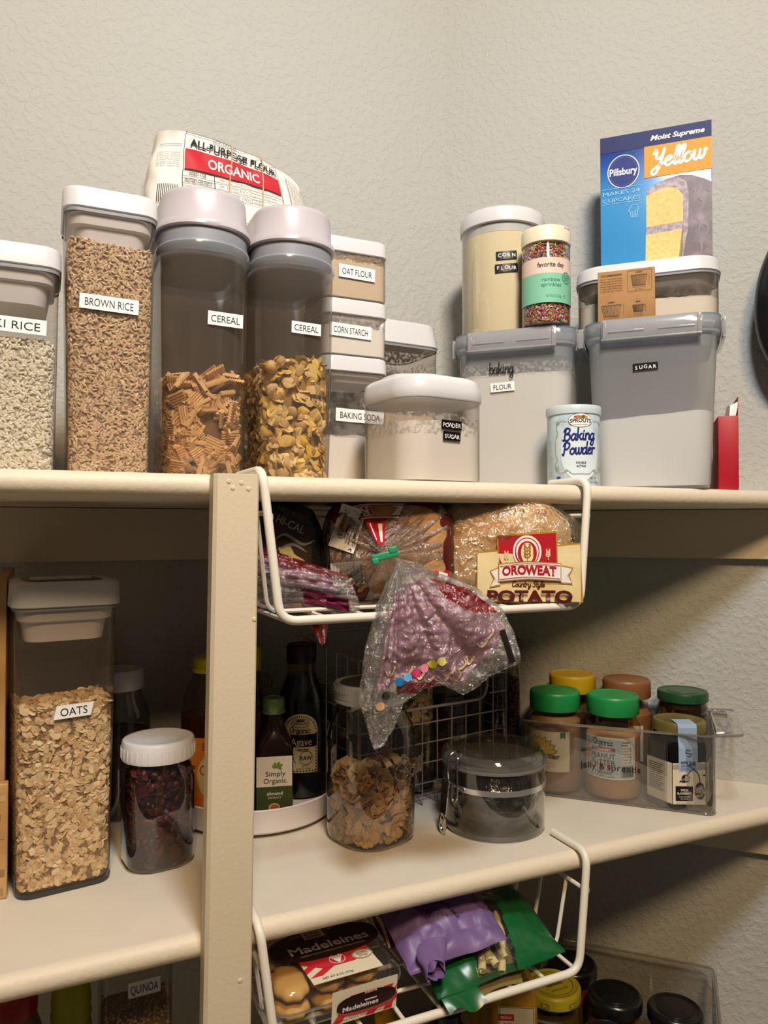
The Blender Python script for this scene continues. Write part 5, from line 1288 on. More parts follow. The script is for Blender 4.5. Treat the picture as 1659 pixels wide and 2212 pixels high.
for k in range(14): d.rect(BLK, -.011 + k * .0016, .007, -.0102 + k * .0016 + .0004 * (k % 3), .021, 2)
d.obj('side_label', t, smooth=0)
t = thing('black_white_bottle', 'dark bottle with white lettering, mostly hidden between post and almond extract', 'bottle', (.2050, .2215, zb))
B().use(DG).lathe([(.014, 0), (.0158, .002), (.016, .075), (.008, .09), (.0075, .1)], 32).obj('body', t); b = B(); ribbed(b, .009, .098, .108, 20, mat('black_cap', '#141316', .45)).obj('cap', t)
d = Decal(cylmap(.0161, R(10), 0), .003)
for k, s_ in enumerate(('C', 'E', 'S', 'T')): d.text(WHT, s_, .009, .068 - k * .014, .009, .009, 1, rot=-90, bold=.02)
d.obj('wrap_label', t, smooth=60)
# ------------------------------------------------------------------ middle shelf, right of the post
# large mason jar of flakes
MX, MY = .3417, .1335
t = thing('mason_jar', 'tall glass jar of brown bran flakes with dull metal screw lid, beside the turntable', 'jar', (MX, MY, 0), 14)
b = B().use(GLASS); rg = []
for z, w_, r_ in ((0, .074, .030), (.0015, .084, .033), (.006, .0905, .036), (.012, .0925, .037), (.118, .0925, .037), (.128, .0915, .041), (.136, .086, .0425), (.143, .080, .0399), (.148, .0785, .0392), (.153, .0785, .0392), (.1545, .080, .04), (.158, .0785, .0392), (.168, .0785, .0392)): rg.append(rr(w_, w_, r_, z, 9))
b.loft(rg, True, False).obj('body', t, smooth=60)
b = B().use(GLASS); b.loft([rr(.070, .070, .029, .002, 9), rr(.084, .084, .034, .006, 9)], True, False); b.obj('thick_base', t)
b = B().use(ZINC); N = 96
prof = [(.0402, .1535), (.0418, .1542), (.0422, .156), (.0412, .158), (.0420, .160), (.0412, .1625), (.0418, .165), (.0416, .1735), (.0408, .1750), (.0372, .1752), (.0362, .1742)]
b.lathe(prof, N, True, True)
for k in range(70): a = 2 * math.pi * k / 70; b.at((.0418 * math.cos(a), .0418 * math.sin(a), .1695), (0, 0, a)).box(-.0002, .0005, -.0006, .0006, -.003, .0035)
b.at(); b.obj('screw_band', t)
b = B().use(mat('lid_disc', '#4a4742', .35, metal=.6)); b.lathe([(.036, .1738), (.035, .1746), (.01, .1746)], 48); b.obj('lid_disc', t)
b = B().use(BLK); a = R(-80 + 0); b.at((.0418 * math.cos(a), .0418 * math.sin(a), .1675), (0, R(90), a)).lathe([(.0025, -.0005), (.0025, .0008)], 14); b.obj('vent_hole', t)
# raised script on the glass
b = B().use(GLASS)
ELS = mat('raised_glass', '#cfd0cc', .1, spec=.8)
embl = clear_mat('raised_glass_script', (225, 225, 220), milk=.25, milkcol=(220, 220, 215), gloss=3, rough=.06)
def ms(pts, r=.0008):
    P = smooth_path([(x, -.0463, z) for x, z in pts], 5); b.tube([tuple(p) for p in P], r, 6)
b = B().use(embl)
ms([(.004, .090), (.012, .097), (.018, .094), (.013, .086), (.004, .082), (.014, .085), (.016, .078), (.008, .073), (0, .076), (-.002, .083), (.004, .092)])
ms([(.026, .083), (.021, .085), (.019, .079), (.023, .077), (.027, .084), (.027, .078)]); ms([(.029, .078), (.034, .092), (.032, .094), (.030, .080)]); ms([(.034, .080), (.038, .094), (.0365, .096), (.035, .082)])
ms([(.006, .066), (.018, .073), (.030, .078), (.036, .078)], .0006)
b.obj('raised_lettering', t, smooth=180)
BRAN = island_mat('bran_flake', ['#b08450', '#c69a62', '#d4ab74', '#9a7242'], .65, bump=(900, .5, .0008, 3))
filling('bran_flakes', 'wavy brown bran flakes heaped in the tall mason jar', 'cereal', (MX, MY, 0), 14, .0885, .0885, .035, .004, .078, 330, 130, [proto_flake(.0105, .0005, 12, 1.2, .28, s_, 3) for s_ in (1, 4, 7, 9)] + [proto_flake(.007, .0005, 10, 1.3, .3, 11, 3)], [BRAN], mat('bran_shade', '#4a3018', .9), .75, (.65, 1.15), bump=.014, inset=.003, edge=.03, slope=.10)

# low jar with bail clamp
KX, KY = .4881, .1050
t = thing('clamp_jar', 'low round clear jar with wire clamp lid, dark dried fruit inside', 'jar', (KX, KY, 0), -18)
B().use(GLASS).lathe([(.050, 0), (.0575, .0012), (.0595, .005), (.0592, .062), (.0592, .074)], 64, True, False).obj('body', t)
B().use(GLASS).lathe([(.05, .002), (.0565, .0042), (.0575, .007)], 64, True, False).obj('thick_base', t)
b = B().use(mat('band_steel', '#e0deda', .22, metal=.8)); b.lathe([(.0594, .0515), (.0600, .0517), (.0600, .0575), (.0594, .0577)], 72, False, False); b.obj('metal_band', t)
b = B().use(clear_mat('rubber_seal', (205, 200, 195), milk=.55, milkcol=(190, 184, 176), gloss=.5, rough=.3)); b.lathe([(.0585, .0745), (.0612, .0748), (.0618, .0765), (.0612, .0782), (.0585, .0785)], 64, True, True); b.obj('seal_ring', t)
LGL = clear_mat('lid_glass', (249, 249, 247), milk=.0, gloss=1.5, rough=.03, edge=((150, 146, 140), 4.5))
b = B().use(LGL); b.lathe([(.0600, .0785), (.0617, .080), (.0617, .0835), (.0595, .0880), (.0545, .0925), (.0525, .0925), (.0505, .0895), (.03, .0885)], 72); b.obj('lid', t)
b = B().use(LGL); b.lathe([(.046, .070), (.047, .0845)], 48, True, False); b.obj('lid_plug', t)
b = B().use(CHROME); w1 = .0013
A0 = R(208)
def pol(r_, a, z): return (r_ * math.cos(A0 + a), r_ * math.sin(A0 + a), z)
b.tube(fillet([pol(.0615, -.13, .052), pol(.0635, -.13, .070), pol(.0635, -.12, .088), pol(.054, -.10, .0935), pol(.054, .10, .0935), pol(.0635, .12, .088), pol(.0635, .13, .060), pol(.0645, .13, .042), pol(.0645, .02, .040), pol(.0645, .01, .060)], .004, 5), w1, 8)
b.tube([pol(.0605, -.24, .0545), pol(.0630, -.20, .0575), pol(.0630, .2, .0575), pol(.0605, .24, .0545)], w1, 8); b.obj('bail_wire', t)
b = B().use(CHROME); b.loft([[pol(.0655, -.26, .060), pol(.0665, -.02, .060), pol(.0695, -.06, .018), pol(.0692, -.22, .018)] for k in (0,)] + [[pol(.0672, -.26, .060), pol(.0682, -.02, .060), pol(.0712, -.06, .018), pol(.0710, -.22, .018)]])
b.obj('lever', t, smooth=0)
b = B().use(CHROME); q = Vector(pol(.0705, -.14, .013)); b.M = Matrix.Translation(q) @ Matrix.Rotation(A0 - .14, 4, 'Z') @ Matrix.Rotation(R(90), 4, 'Y'); b.loft([[(rx * math.cos(a), ry * math.sin(a), z) for a in np.linspace(0, 2 * math.pi, 25)[:-1]] for rx, ry, z in ((.0125, .008, -.0006), (.0130, .0085, .0006), (.0120, .0075, .0012), (.0085, .0048, .0006), (.0075, .004, -.0015))]); b.obj('lever_loop', t)
DKF = mat('dark_fruit', '#17110f', .3, spec=.6, bump=(90, .9, .006, 4))
b = B().use(DKF); b.grid(lambda u, v: ((.047 + .0045 * noise.noise(Vector((math.cos(6.283 * u) * 3, math.sin(6.283 * u) * 3, v * 4)))) * math.cos(6.283 * u) * (.42 + .58 * math.sin(math.pi * (.06 + .80 * v)) ** .4), (.047 + .0045 * noise.noise(Vector((math.cos(6.283 * u) * 3, math.sin(6.283 * u) * 3, v * 4)))) * math.sin(6.283 * u) * (.42 + .58 * math.sin(math.pi * (.06 + .80 * v)) ** .4), .006 + .056 * v + .004 * noise.noise(Vector((u * 12, v * 3, 1)))), 90, 40, True)
o = b.obj('dried_fruit', smooth=180); o.location = (KX, KY, 0); tag(o, 'dark dried fruit bundled in a clear bag inside the clamp jar', 'dried fruit', None, 'stuff')
b = B().use(clear_mat('inner_film', (252, 252, 252), milk=.03, gloss=1.3, rough=.12, bump=(60, .9, .006))); b.grid(lambda u, v: (.0525 * math.cos(6.283 * u) * (.3 + .7 * math.sin(math.pi * (.1 + .75 * v)) ** .4) + .003 * noise.noise(Vector((u * 25, v * 6, 0))), .0525 * math.sin(6.283 * u) * (.3 + .7 * math.sin(math.pi * (.1 + .75 * v)) ** .4) + .003 * noise.noise(Vector((u * 25, v * 6, 5))), .0045 + .062 * v), 100, 30, True); b.obj('inner_bag', o, smooth=180)

# steel wire basket behind them
t = thing('steel_basket', 'grey steel wire basket with dipped front behind the clamp jar', 'basket', (.448, .272, 0), 9)
BW_, BD_, BH_ = .236, .158, .190
b = B().use(STEEL); x1, y0 = BW_ / 2, -BD_ / 2
rim = fillet([(-x1, y0, BH_), (-x1 + .012, y0, BH_), (-x1 + .018, y0, .122), (x1 - .036, y0, .122), (x1 - .030, y0, BH_ - .004), (x1 + .012, y0 - .004, BH_)], .016, 5)
b.tube(rim, .0019, 8); b.tube(fillet([(x1 + .012, y0 - .004, BH_), (x1, y0 + .012, BH_), (x1, -y0, BH_ + .014), (-x1, -y0, BH_ + .014), (-x1, y0, BH_)], .008, 4), .0019, 8); b.obj('rim', t)
def wire(pts, par, r_=.00095): bb = B().use(STEEL); bb.tube(pts, r_, 6); bb.obj('wire', par)
ns = 10
for k in range(ns + 1):
    x = -x1 + BW_ * k / ns; zt_ = .122 if -x1 + .02 < x < x1 - .03 else BH_
    wire([(x, y0, zt_), (x, y0, .003), (x, -y0, .003), (x, -y0, BH_ + .014)], t)
for k in range(1, 7):
    z = .003 + (BH_ - .01) * k / 7.2
    if z < .121: wire([(-x1, y0, z), (x1, y0, z)], t)
    else: wire([(x1 - .03, y0, z), (x1, y0, z)], t)
    wire([(x1, y0, z), (x1, -y0, z), (-x1, -y0, z), (-x1, y0, z)], t)
for k in range(1, 6):
    y = y0 + BD_ * k / 6; wire([(-x1, y, BH_ + .002 * k), (-x1, y, .003), (x1, y, .003), (x1, y, BH_ + .002 * k)], t)
# jars inside it
SEED = mat('dark_seed', '#2c241e', .8, bump=(420, 1, .002, 3), vary=('#4a4038', 120, .45, .6))
t = thing('seed_jar', 'jar of dark seeds with ridged metal lid inside the steel basket', 'jar', (.520, .2660, .005))
B().use(GLASS).lathe([(.025, 0), (.029, .003), (.0295, .115), (.027, .125), (.0258, .130)]).obj('body', t)
B().use(ZINC).lathe([(.0262, .128), (.0275, .129), (.0268, .133), (.0275, .136), (.0268, .139), (.0275, .142), (.0268, .151), (.022, .1525)], 60).obj('lid', t)
o = tag(B().use(SEED).lathe([(.022, .004), (.0278, .006), (.0282, .108), (.01, .112)]).obj('dark_seeds'), 'dark seeds in the metal-lidded jar inside the steel basket', 'seeds', None, 'stuff'); o.location = (.520, .2660, .005)
t = thing('seed_jar', 'jar of pale nuts over dark seeds inside the steel basket, behind the mason jar', 'jar', (.4545, .2450, .005))
B().use(GLASS).lathe([(.022, 0), (.0255, .003), (.026, .130), (.024, .138)]).obj('body', t)
B().use(ZINC).lathe([(.0242, .136), (.0258, .137), (.0255, .149), (.02, .151)], 48).obj('lid', t)
o = tag(B().use(SEED).lathe([(.02, .004), (.0245, .006), (.0247, .085), (.01, .086)]).obj('dark_seeds'), 'dark seeds in the lower part of the nut jar', 'seeds', None, 'stuff'); o.location = (.4545, .245, .005)
filling('pale_nuts', 'pale nut pieces above the dark seeds in the steel basket jar', 'nuts', (.4545, .245, .005), 0, .0498, .0498, .0248, .086, .128, 90, 20, [proto_flake(.0055, .0012, 8, 1.5, .25, s_, 2) for s_ in (1, 5)] + [proto_chunk(.005, 2)], [island_mat('nut_piece', ['#b99a68', '#cdb385', '#a88a58'], .6)], mat('nut_shade', '#3a2a18', .9), .6, inset=.0012)
for (x, y) in ((.387, .262), (.365, .315), (.445, .318)):
    t = thing('seed_jar', 'dark jar in the shaded back of the steel basket', 'jar', (x, y, .005), 0, 'dark jars at the back of the steel basket')
    B().use(GLASS).lathe([(.022, 0), (.025, .003), (.0255, .115), (.023, .124)]).obj('body', t); B().use(ZINC).lathe([(.0235, .122), (.025, .1225), (.0245, .135), (.02, .1365)], 40).obj('lid', t)
    o = tag(B().use(SEED).lathe([(.02, .004), (.0243, .006), (.0245, .1), (.01, .102)]).obj('dark_seeds'), 'dark seeds in a shaded jar at the back of the steel basket', 'seeds', 'seeds in the back jars', 'stuff'); o.location = (x, y, .005)
# tall canister with wooden lid
t = thing('glass_canister', 'tall glass canister of seeds with dark wooden lid, right of the steel basket', 'canister', (.6125, .2790, 0))
B().use(GLASS).lathe([(.025, 0), (.0278, .002), (.0282, .005), (.0282, .165)], 48, True, False).obj('body', t)
b = B().use(mat('dark_wood', '#4a2f1c', .55, vary=('#65432a', 30, .4, .6))); b.lathe([(.0272, .160), (.0275, .1645), (.0295, .1652), (.0297, .1845), (.0285, .1868), (.02, .187)], 48); b.obj('wooden_lid', t)
filling('sunflower_seeds', 'brown seeds in the tall wooden-lidded canister', 'seeds', (.6125, .279, 0), 0, .0540, .0540, .0268, .003, .128, 700, 60, [proto_grain(.0075, .0017)], [island_mat('seed_hull', ['#6a5038', '#8b6f4e', '#7a5f42', '#574030'], .6)], mat('seed_shade', '#352516', .9), .4)

# ------------------------------------------------------------------ clear spreads bin against the right wall
BINM = clear_mat('bin_acrylic', (244, 243, 240), milk=.04, milkcol=(210, 206, 200), gloss=1.6, rough=.04)
BS, BT = .262, .0785
t = thing('clear_bin', 'long clear acrylic bin of spreads against the right wall with end handle', 'bin', W(BS, BT, 0), -45)
BL, BDp, BHt = .240, .146, .096
b = B().use(BINM); b.loft([rr(BL - .004, BDp - .004, .012, .0003), rr(BL - .002, BDp - .002, .012, .002), rr(BL, BDp, .013, BHt)], True, False)
b.loft([rr(BL - .005, BDp - .005, .011, BHt), rr(BL - .007, BDp - .007, .010, .0028)], False, True); b.obj('walls', t)
RIMM = clear_mat('bin_rim', (225, 222, 216), milk=.25, milkcol=(215, 208, 198), gloss=2.5, rough=.08)
b = B().use(RIMM); p = rr(BL + .001, BDp + .001, .0135, BHt); b.tube(p, .0017, 8, True); b.tube(rr(BL - .003, BDp - .003, .012, .0022), .0012, 6, True); b.obj('rim', t)
b = B().use(BINM); hx = BL / 2
outer = fillet([(hx - .001, -BDp / 2 + .002, BHt + .002), (hx + .030, -BDp / 2 + .004, BHt + .004), (hx + .030, BDp / 2 - .004, BHt + .004), (hx - .001, BDp / 2 - .002, BHt + .002)], .012, 6)
inner = [(x - .0 if x < hx + .002 else x - .011, y * .86, z) for x, y, z in [tuple(q) for q in outer]]
vs = [tuple(q) for q in outer] + [tuple(q) for q in inner] + [(q[0], q[1], q[2] - .003) for q in outer]
n_ = len(outer); b.add(vs, [(i, i + 1, n_ + i + 1, n_ + i) for i in range(n_ - 1)] + [(i, i + 1, 2 * n_ + i + 1, 2 * n_ + i) for i in range(n_ - 1)])
b.use(RIMM).tube(outer, .0017, 8); b.tube(inner, .0012, 6); b.obj('handle', t)
d = Decal(flat(-BDp / 2 - .0004)); d.text(BLK, 'jelly &', -.026, .047, .0085, .030, 0, space=1.05); d.text(BLK, 'spreads', .012, .047, .0085, .040, 0, space=1.05); d.obj('lettering', t, smooth=0)

PB = mat('peanut_butter', '#b07f52', .5, vary=('#c1905f', 40, .4, .6)); GRN = mat('green_cap', '#1f8f4a', .42); PBGL = clear_mat('jar_plastic', (246, 242, 236), gloss=1.0, rough=.03)
def spread_jar(label, s, tt, capm, h=.128, Rb=.0355, fill=None, fm=PB, z0=.0032, name='spread_jar', rot=0, clear_top=0):
    t = thing(name, label, 'jar', W(s, tt, z0), -45 + rot)
    B().use(PBGL).lathe([(Rb - .006, 0), (Rb - .001, .002), (Rb, .006), (Rb, .022), (Rb - .0012, .027), (Rb - .0012, .076), (Rb, .081), (Rb - .001, .090), (Rb - .006, .099), (Rb - .006, .106)], 48).obj('body', t)
    b = B().use(fm); rr_ = Rb - .0008; b.lathe([(rr_ - .006, .001), (rr_ - .0008, .0025), (rr_, .006), (rr_, .022), (rr_ - .0012, .027), (rr_ - .0012, .074), (rr_ - .0012, .078), (rr_ - .001, .090 - clear_top), (rr_ - .008, .097 - clear_top)], 48); b.obj('filling', t)
    b = B(); ribbed(b, Rb - .0022, h - .024, h, 60, capm); b.obj('cap', t)
    return t
t = spread_jar('green-capped sunflower spread jar at the left front of the clear bin', .1835, .1125, GRN, fm=mat('sun_butter', '#8f6a44', .5), rot=-2)
d = Decal(cylmap(.0348, R(-14), 0), .003); LB = ink('#d8cdb0'); DGR = ink('#1f6b45'); SUN = ink('#c9a82c')
d.rect(LB, -.034, .028, .034, .080, 0); d.poly(DGR, [(-.034, .028), (.034, .028), (.034, .036), (.022, .045), (.0, .043), (-.034, .040)], 1)
for k in range(9):
    a = R(8 + 20.5 * k); x, y = -.006, .052; d.stroke(BLK, [(x + .004 * math.cos(a), y + .004 * math.sin(a)), (x + .014 * math.cos(a), y + .013 * math.sin(a)), (x + .024 * math.cos(a), y + .022 * math.sin(a))], .0082, 2, 6, taper=True); d.stroke(SUN, [(x + .0045 * math.cos(a), y + .0045 * math.sin(a)), (x + .014 * math.cos(a), y + .013 * math.sin(a)), (x + .0228 * math.cos(a), y + .021 * math.sin(a))], .0066, 3, 6, taper=True)
d.text(ink('#6a2330'), 'SunButter', -.002, .0505, .0068, .045, 4, bold=.03, rot=-6); d.text(LB, 'NO SUGAR', .004, .040, .0026, .018, 4); d.text(LB, 'SUNFLOWER', .004, .0362, .0026, .022, 4); d.text(LB, 'BUTTER', .004, .0325, .0026, .015, 4); d.poly(DGR, [(.021, .0795), (.028, .0795), (.028, .071), (.0245, .073), (.021, .071)], 2); d.obj('wrap_label', t, smooth=60)
t = spread_jar('green-capped peanut butter jar with pale blue label, middle front of the clear bin', .2585, .1120, GRN, clear_top=.012)
d = Decal(cylmap(.0348, R(-8), 0), .003); LBL = ink('#b9cdd6'); RDB = ink('#c23a3a')
d.rect(WHT, -.037, .0265, .037, .079, 0); d.rect(LBL, -.035, .0285, .035, .077, 1)
d.script(INKT, 'Organic', -.006, .0715, .0042, .0009, wd=.026, shear=.1); d.rect(RDB, -.022, .061, .010, .0662, 2, sk=.0); d.text(WHT, 'CREAMY', -.006, .0636, .0036, .023, 3, bold=.02)
d.text(INKT, 'PEANUT', -.006, .0555, .0068, .032, 2, bold=.02); d.text(INKT, 'BUTTER', -.006, .0475, .0068, .032, 2, bold=.02); d.rect(RDB, -.017, .0398, .006, .0442, 2); d.text(WHT, 'NO SALT', -.0055, .042, .003, .017, 3, bold=.02)
d.script(INKT, 'Valencia', -.006, .0345, .003, .0006, wd=.021, shear=.1); d.text(INKT, 'NET WT. 16 OZ (1LB) 454g', -.006, .0297, .002, .030, 2)
d.rect(WHT, .0175, .046, .034, .077, 2); d.text(BLK, 'Nutrition', .0235, .074, .0028, .011, 3, bold=.02); d.text(BLK, 'Facts', .0215, .0705, .0028, .008, 3, bold=.02)
for k in range(6): d.text(BLK, ('8 servings', 'Calories 190', 'Total Fat 16g', 'Sodium 0mg', 'Protein 8g', 'Iron 4%')[k], .0245, .0665 - k * .0036, .0021, .0125, 3)
for k in range(12): d.rect(BLK, .018 + k * .0013, .030, .0187 + k * .0013 + .0003 * (k % 3), .0435, 3)
for k in range(4): d.ell(ink('#c98a78'), -.029 + .002 * (k % 2), .066 - k * .008, .004, .0055, 2, 14)
d.obj('wrap_label', t, smooth=60)
t = spread_jar('yellow-capped spread jar at the left back of the clear bin', .1985, .0405, mat('yellow_lid', '#d6b81f', .42), h=.138, Rb=.0345, fm=mat('dark_spread', '#5a3a22', .5))
d = Decal(cylmap(.0335, 0, .1381), .003)
t = spread_jar('brown-capped spread jar at the back of the clear bin, middle of three', .2725, .0400, mat('brown_lid', '#8a5a36', .42), h=.136, Rb=.0345, fm=mat('almond_butter', '#8a6038', .5))
d = Decal(cylmap(.0335, R(-10), 0), .003); d.rect(ink('#cfc3a8'), -.03, .03, .03, .078, 0); d.obj('wrap_label', t, smooth=60)
# honey jar at the right back
t = thing('honey_jar', 'amber honey jar with dark green metal lid at right back of clear bin', 'jar', W(.3455, .0405, .0032), -45)
HNY = mat('dark_honey', '#2a0f08', .1, spec=.7)
B().use(PBGL).lathe([(.026, 0), (.031, .002), (.0335, .012), (.034, .06), (.0335, .085), (.030, .096), (.0325, .104), (.0315, .111), (.0295, .115)], 48).obj('body', t)
B().use(HNY).lathe([(.025, .001), (.0302, .003), (.0327, .012), (.0332, .06), (.0327, .085), (.0293, .096), (.0316, .104), (.029, .110)], 48).obj('filling', t)
b = B().use(mat('dark_green_lid', '#1d4a2c', .35)); b.lathe([(.0312, .112), (.0328, .113), (.0330, .122), (.0318, .1250), (.029, .1256), (.0275, .1246), (.02, .1246), (.0195, .1252), (.01, .1252)], 56); b.obj('lid', t)
# hexagonal jar of dark jam
t = thing('hexagonal_jar', 'hexagonal dark jam jar with cream berry label and blue paper seal', 'jar', W(.3395, .1165, .0032), -45 - 12)
HR = .0400
def hexr(rad, z, c=.12):
    out = []
    for k in range(6):
        a0, a1 = R(60 * k - 30), R(60 * k + 30); p = np.array((math.cos(a0), math.sin(a0))) * rad; q = np.array((math.cos(a1), math.sin(a1))) * rad
        out += [tuple(p + (q - p) * c) + (z,), tuple(p + (q - p) * (1 - c)) + (z,)]
    return out
JAM = mat('dark_jam', '#0c0d0b', .1, spec=.7)
b = B().use(JAM); b.loft([hexr(HR - .004, 0), hexr(HR, .004), hexr(HR, .076), hexr(HR - .002, .082), hexr(HR - .008, .090, .3), hexr(HR - .010, .093, .4)]); b.obj('body', t, smooth=20)
b = B().use(mat('gold_lid', '#8b7b45', .35, metal=.5)); b.lathe([(.0305, .0905), (.0320, .0912), (.0322, .101), (.0308, .1035), (.027, .1042), (.0255, .1032), (.01, .1032)], 56); b.obj('lid', t)
ap = HR * math.cos(R(30))
CRL = ink('#dcd2be')
def face(ang): # outward direction angle of the face; u across, v up
    def f(u, v, l):
        r_ = ap + l; return (r_ * math.cos(ang) - u * math.sin(ang), r_ * math.sin(ang) + u * math.cos(ang), v)
    return f
for ang, k in ((-90, 0), (-150, 1), (-30, 2)):
    # faces of this hexagon point to 0, 60, 120 ... degrees
    pass
d0 = Decal(face(R(-60))); d1 = Decal(face(R(-120))); d2 = Decal(face(R(0)))
for d in (d0, d1, d2): d.rect(CRL, -.0198, .008, .0198, .058, 0)
d0.poly(CRL, [(-.0198, .056), (.0198, .060), (.0198, .050), (-.0198, .05)], 0)
d0.rect(BLK, -.0165, .012, .0045, .030, 1); d0.text(CRL, 'WILD', -.006, .0255, .003, .009, 2, bold=.03); d0.text(CRL, 'BLACKBERRY', -.006, .0215, .0026, .017, 2, bold=.03); d0.text(CRL, 'HAND HARVESTED', -.006, .0172, .0016, .013, 2); d0.text(CRL, 'RAW HONEY', -.006, .0147, .0016, .009, 2)
d0.text(BLK, 'North Fork, Reserve A', -.006, .0097, .0016, .019, 1)
random.seed(11)
def berry(d, cx, cz, rx, rz, n):
    d.ell(BLK, cx, cz, rx, rz, 1, 18)
    for _ in range(n):
        a, q = random.uniform(0, 6.283), random.random() ** .5 * .82; d.ring(CRL, cx + rx * q * math.cos(a), cz + rz * q * math.sin(a), .0015, .0015, .0005, 2, n=9)
berry(d0, .0128, .0245, .0062, .0105, 26); berry(d0, -.004, .0395, .0052, .0048, 14); berry(d2, -.0125, .030, .004, .0055, 10); berry(d2, -.014, .047, .003, .0032, 6)
d0.stroke(BLK, [(.013, .035), (.011, .045), (.004, .052), (-.002, .056)], .0012, 2); d0.stroke(BLK, [(-.003, .043), (.002, .049), (.006, .052)], .001, 2); d2.stroke(BLK, [(-.012, .035), (-.0165, .045), (-.0195, .052)], .001, 2); d2.stroke(BLK, [(-.014, .05), (-.018, .054)], .001, 2)
for (x, z) in ((-.012, .035), (-.009, .0345), (.016, .043), (-.0005, .0555), (.004, .056)): d0.stroke(BLK, [(x, z), (x + .002, z + .0012), (x + .004, z)], .0018, 2, taper=True)
for k in range(13): d1.rect(INKT, -.0165, .0515 - k * .0026, .006 - .002 * (k % 3), .0523 - k * .0026, 1)
for k in range(12): d2.rect(INKT, .004 + .0009 * k, .016, .0043 + .0009 * k, .05, 1)
for d in (d0, d1, d2): d.obj('face_label', t, smooth=0)
b = B().use(mat('blue_paper_seal', '#9bb4d2', .6)); sp = face(R(-60)); P = []
pr = [(ap + .0006, .048), (ap + .0006, .077), (ap - .001, .084), (.0326, .0915), (.0328, .1005), (.0315, .1045), (.026, .1050), (.008, .1050)]
ca, sa = math.cos(R(-60)), math.sin(R(-60))
for r_, z in pr: P.append([(r_ * ca - u * sa - .004 * -sa * 0, r_ * sa + u * ca, z) for u in (-.0125 , -.004, .004, .0105)])
b.loft(P, False, False, False); b.obj('paper_seal', t, smooth=0)
d = Decal(face(R(-60))); d.base = .0012; d.text(ink('#2a3852'), 'sola bee', -.001, .060, .0042, .0175, 1, bold=.01)
d.stroke(ink('#2a3852'), [(.001, .074), (-.003, .0745), (-.004, .0715), (-.001, .0705), (.003, .0695), (.0015, .067), (-.002, .067)], .0008, 1); d.text(ink('#2a3852'), 'SUSTAINABLE', -.001, .056, .0014, .017, 1)
for z in (.0545, .0525, .0505): d.rect(ink('#5a7296'), -.010, z, .008, z + .0004, 1)
d.obj('seal_print', t, smooth=0)

# ------------------------------------------------------------------ lower basket: madeleines and snack bags
t = thing('madeleine_box', 'clear clamshell of golden madeleines with striped label in the lower wire basket', 'box', (.2500, .0590, ZF2 + .0072), 2)
CSH = clear_mat('clamshell', (247, 247, 246), milk=.04, gloss=1.6, rough=.05)
LX, LY = .142, .132
b = B().use(CSH); b.loft([rr(LX - .022, LY - .022, .020, 0), rr(LX - .018, LY - .018, .022, .003), rr(LX - .006, LY - .006, .026, .020)], True, False); b.obj('tray', t)
b = B().use(CSH); b.loft([rr(LX, LY, .028, .0202), rr(LX + .001, LY + .001, .028, .022), rr(LX - .006, LY - .006, .027, .0225), rr(LX - .012, LY - .012, .026, .033), rr(LX - .018, LY - .018, .024, .0365), rr(LX - .026, LY - .026, .022, .038)], False, True); b.obj('lid', t)
b = B().use(RIMM); b.tube(rr(LX, LY, .028, .0212), .0012, 6, True); b.obj('hinge_rim', t)
CSM = mat('madeleine_sponge', '#cf9440', .65, bump=(130, .25, .001, 3), vary=('#e6b866', 18, .35, .65))
def mad():
    b = B().use(CSM)
    def fn(u, v):
        a = 2 * math.pi * u; x = .0165 * math.cos(a) * math.sin(math.pi * v) ** .7; y = .026 * math.sin(a) * math.sin(math.pi * v) ** .7
        r_ = 1 + .05 * math.cos(9 * a) * math.sin(math.pi * v); z = .0095 + (.0085 if v > .5 else .008) * -math.cos(math.pi * v)
        return (x * r_ * (1 - .15 * y / .026), y * r_, z)
    return b.grid(fn, 36, 12, True)
proto = None
ti = Matrix.Translation(t.location) @ Matrix.Rotation(R(2), 4, 'Z')
i = 0
for ly in range(2):
    for iy in range(2):
        for ix in range(3):
            p = ti @ Vector((-.038 + ix * .0355, -.029 + iy * .055, .0012 + ly * .0165))
            if proto is None: o = proto = mad().obj('madeleine', None, 180)
            else: o = proto.copy(); COL.objects.link(o)
            o.location = p; o.rotation_euler = (0, 0, R(random.uniform(-4, 6)))
            tag(o, 'golden shell-shaped madeleine cake inside the clear clamshell box', 'cake', 'madeleines in the clamshell')
STR = ink('#cf3038', .4); CRM = ink('#e3d9bd', .4); BRN = ink('#2a1614', .4)
def topm(u, v, l): return (u + .004, v - .006, .0384 + l + .0008)
d = Decal(topm, None)
d.poly(CRM, [(-.030, -.056), (.040, -.056), (.040, .054), (-.030, .054)], 0)
for k in range(7):
    y = -.054 + k * .016; d.poly(STR, [(-.030, y - .0), (.040, y + .045) if y + .045 < .054 else (.040, .054), (.040, y + .053) if y + .053 < .054 else (.040, .0539), (-.030, y + .008)], 1) if k < 4 else None
d.poly(CRM, [(-.030, -.056), (.040, -.056), (.040, -.046), (-.030, -.046)], 2)
d.poly(STR, [(-.012, -.036), (.02, -.036), (.040, -.022), (.040, -.012), (-.030, -.012), (-.030, -.022)], 3)
pl = []
for k in range(40):
    a = 2 * math.pi * k / 40; pl.append((.005 + .057 * math.copysign(abs(math.cos(a)) ** .8, math.cos(a)), .006 + .0265 * math.copysign(abs(math.sin(a)) ** .75, math.sin(a)) + (.008 if abs(math.cos(a)) < .45 and math.sin(a) > 0 else 0)))
d.poly(BRN, pl, 4)
d.text(WHT, 'Madeleines', .008, .0015, .0125, .083, 5, bold=.02); d.text(ink('#b5a99a'), 'PERFECT PUFF & TENDER SWEET FRENCH SNACK', .008, -.0105, .0020, .068, 5)
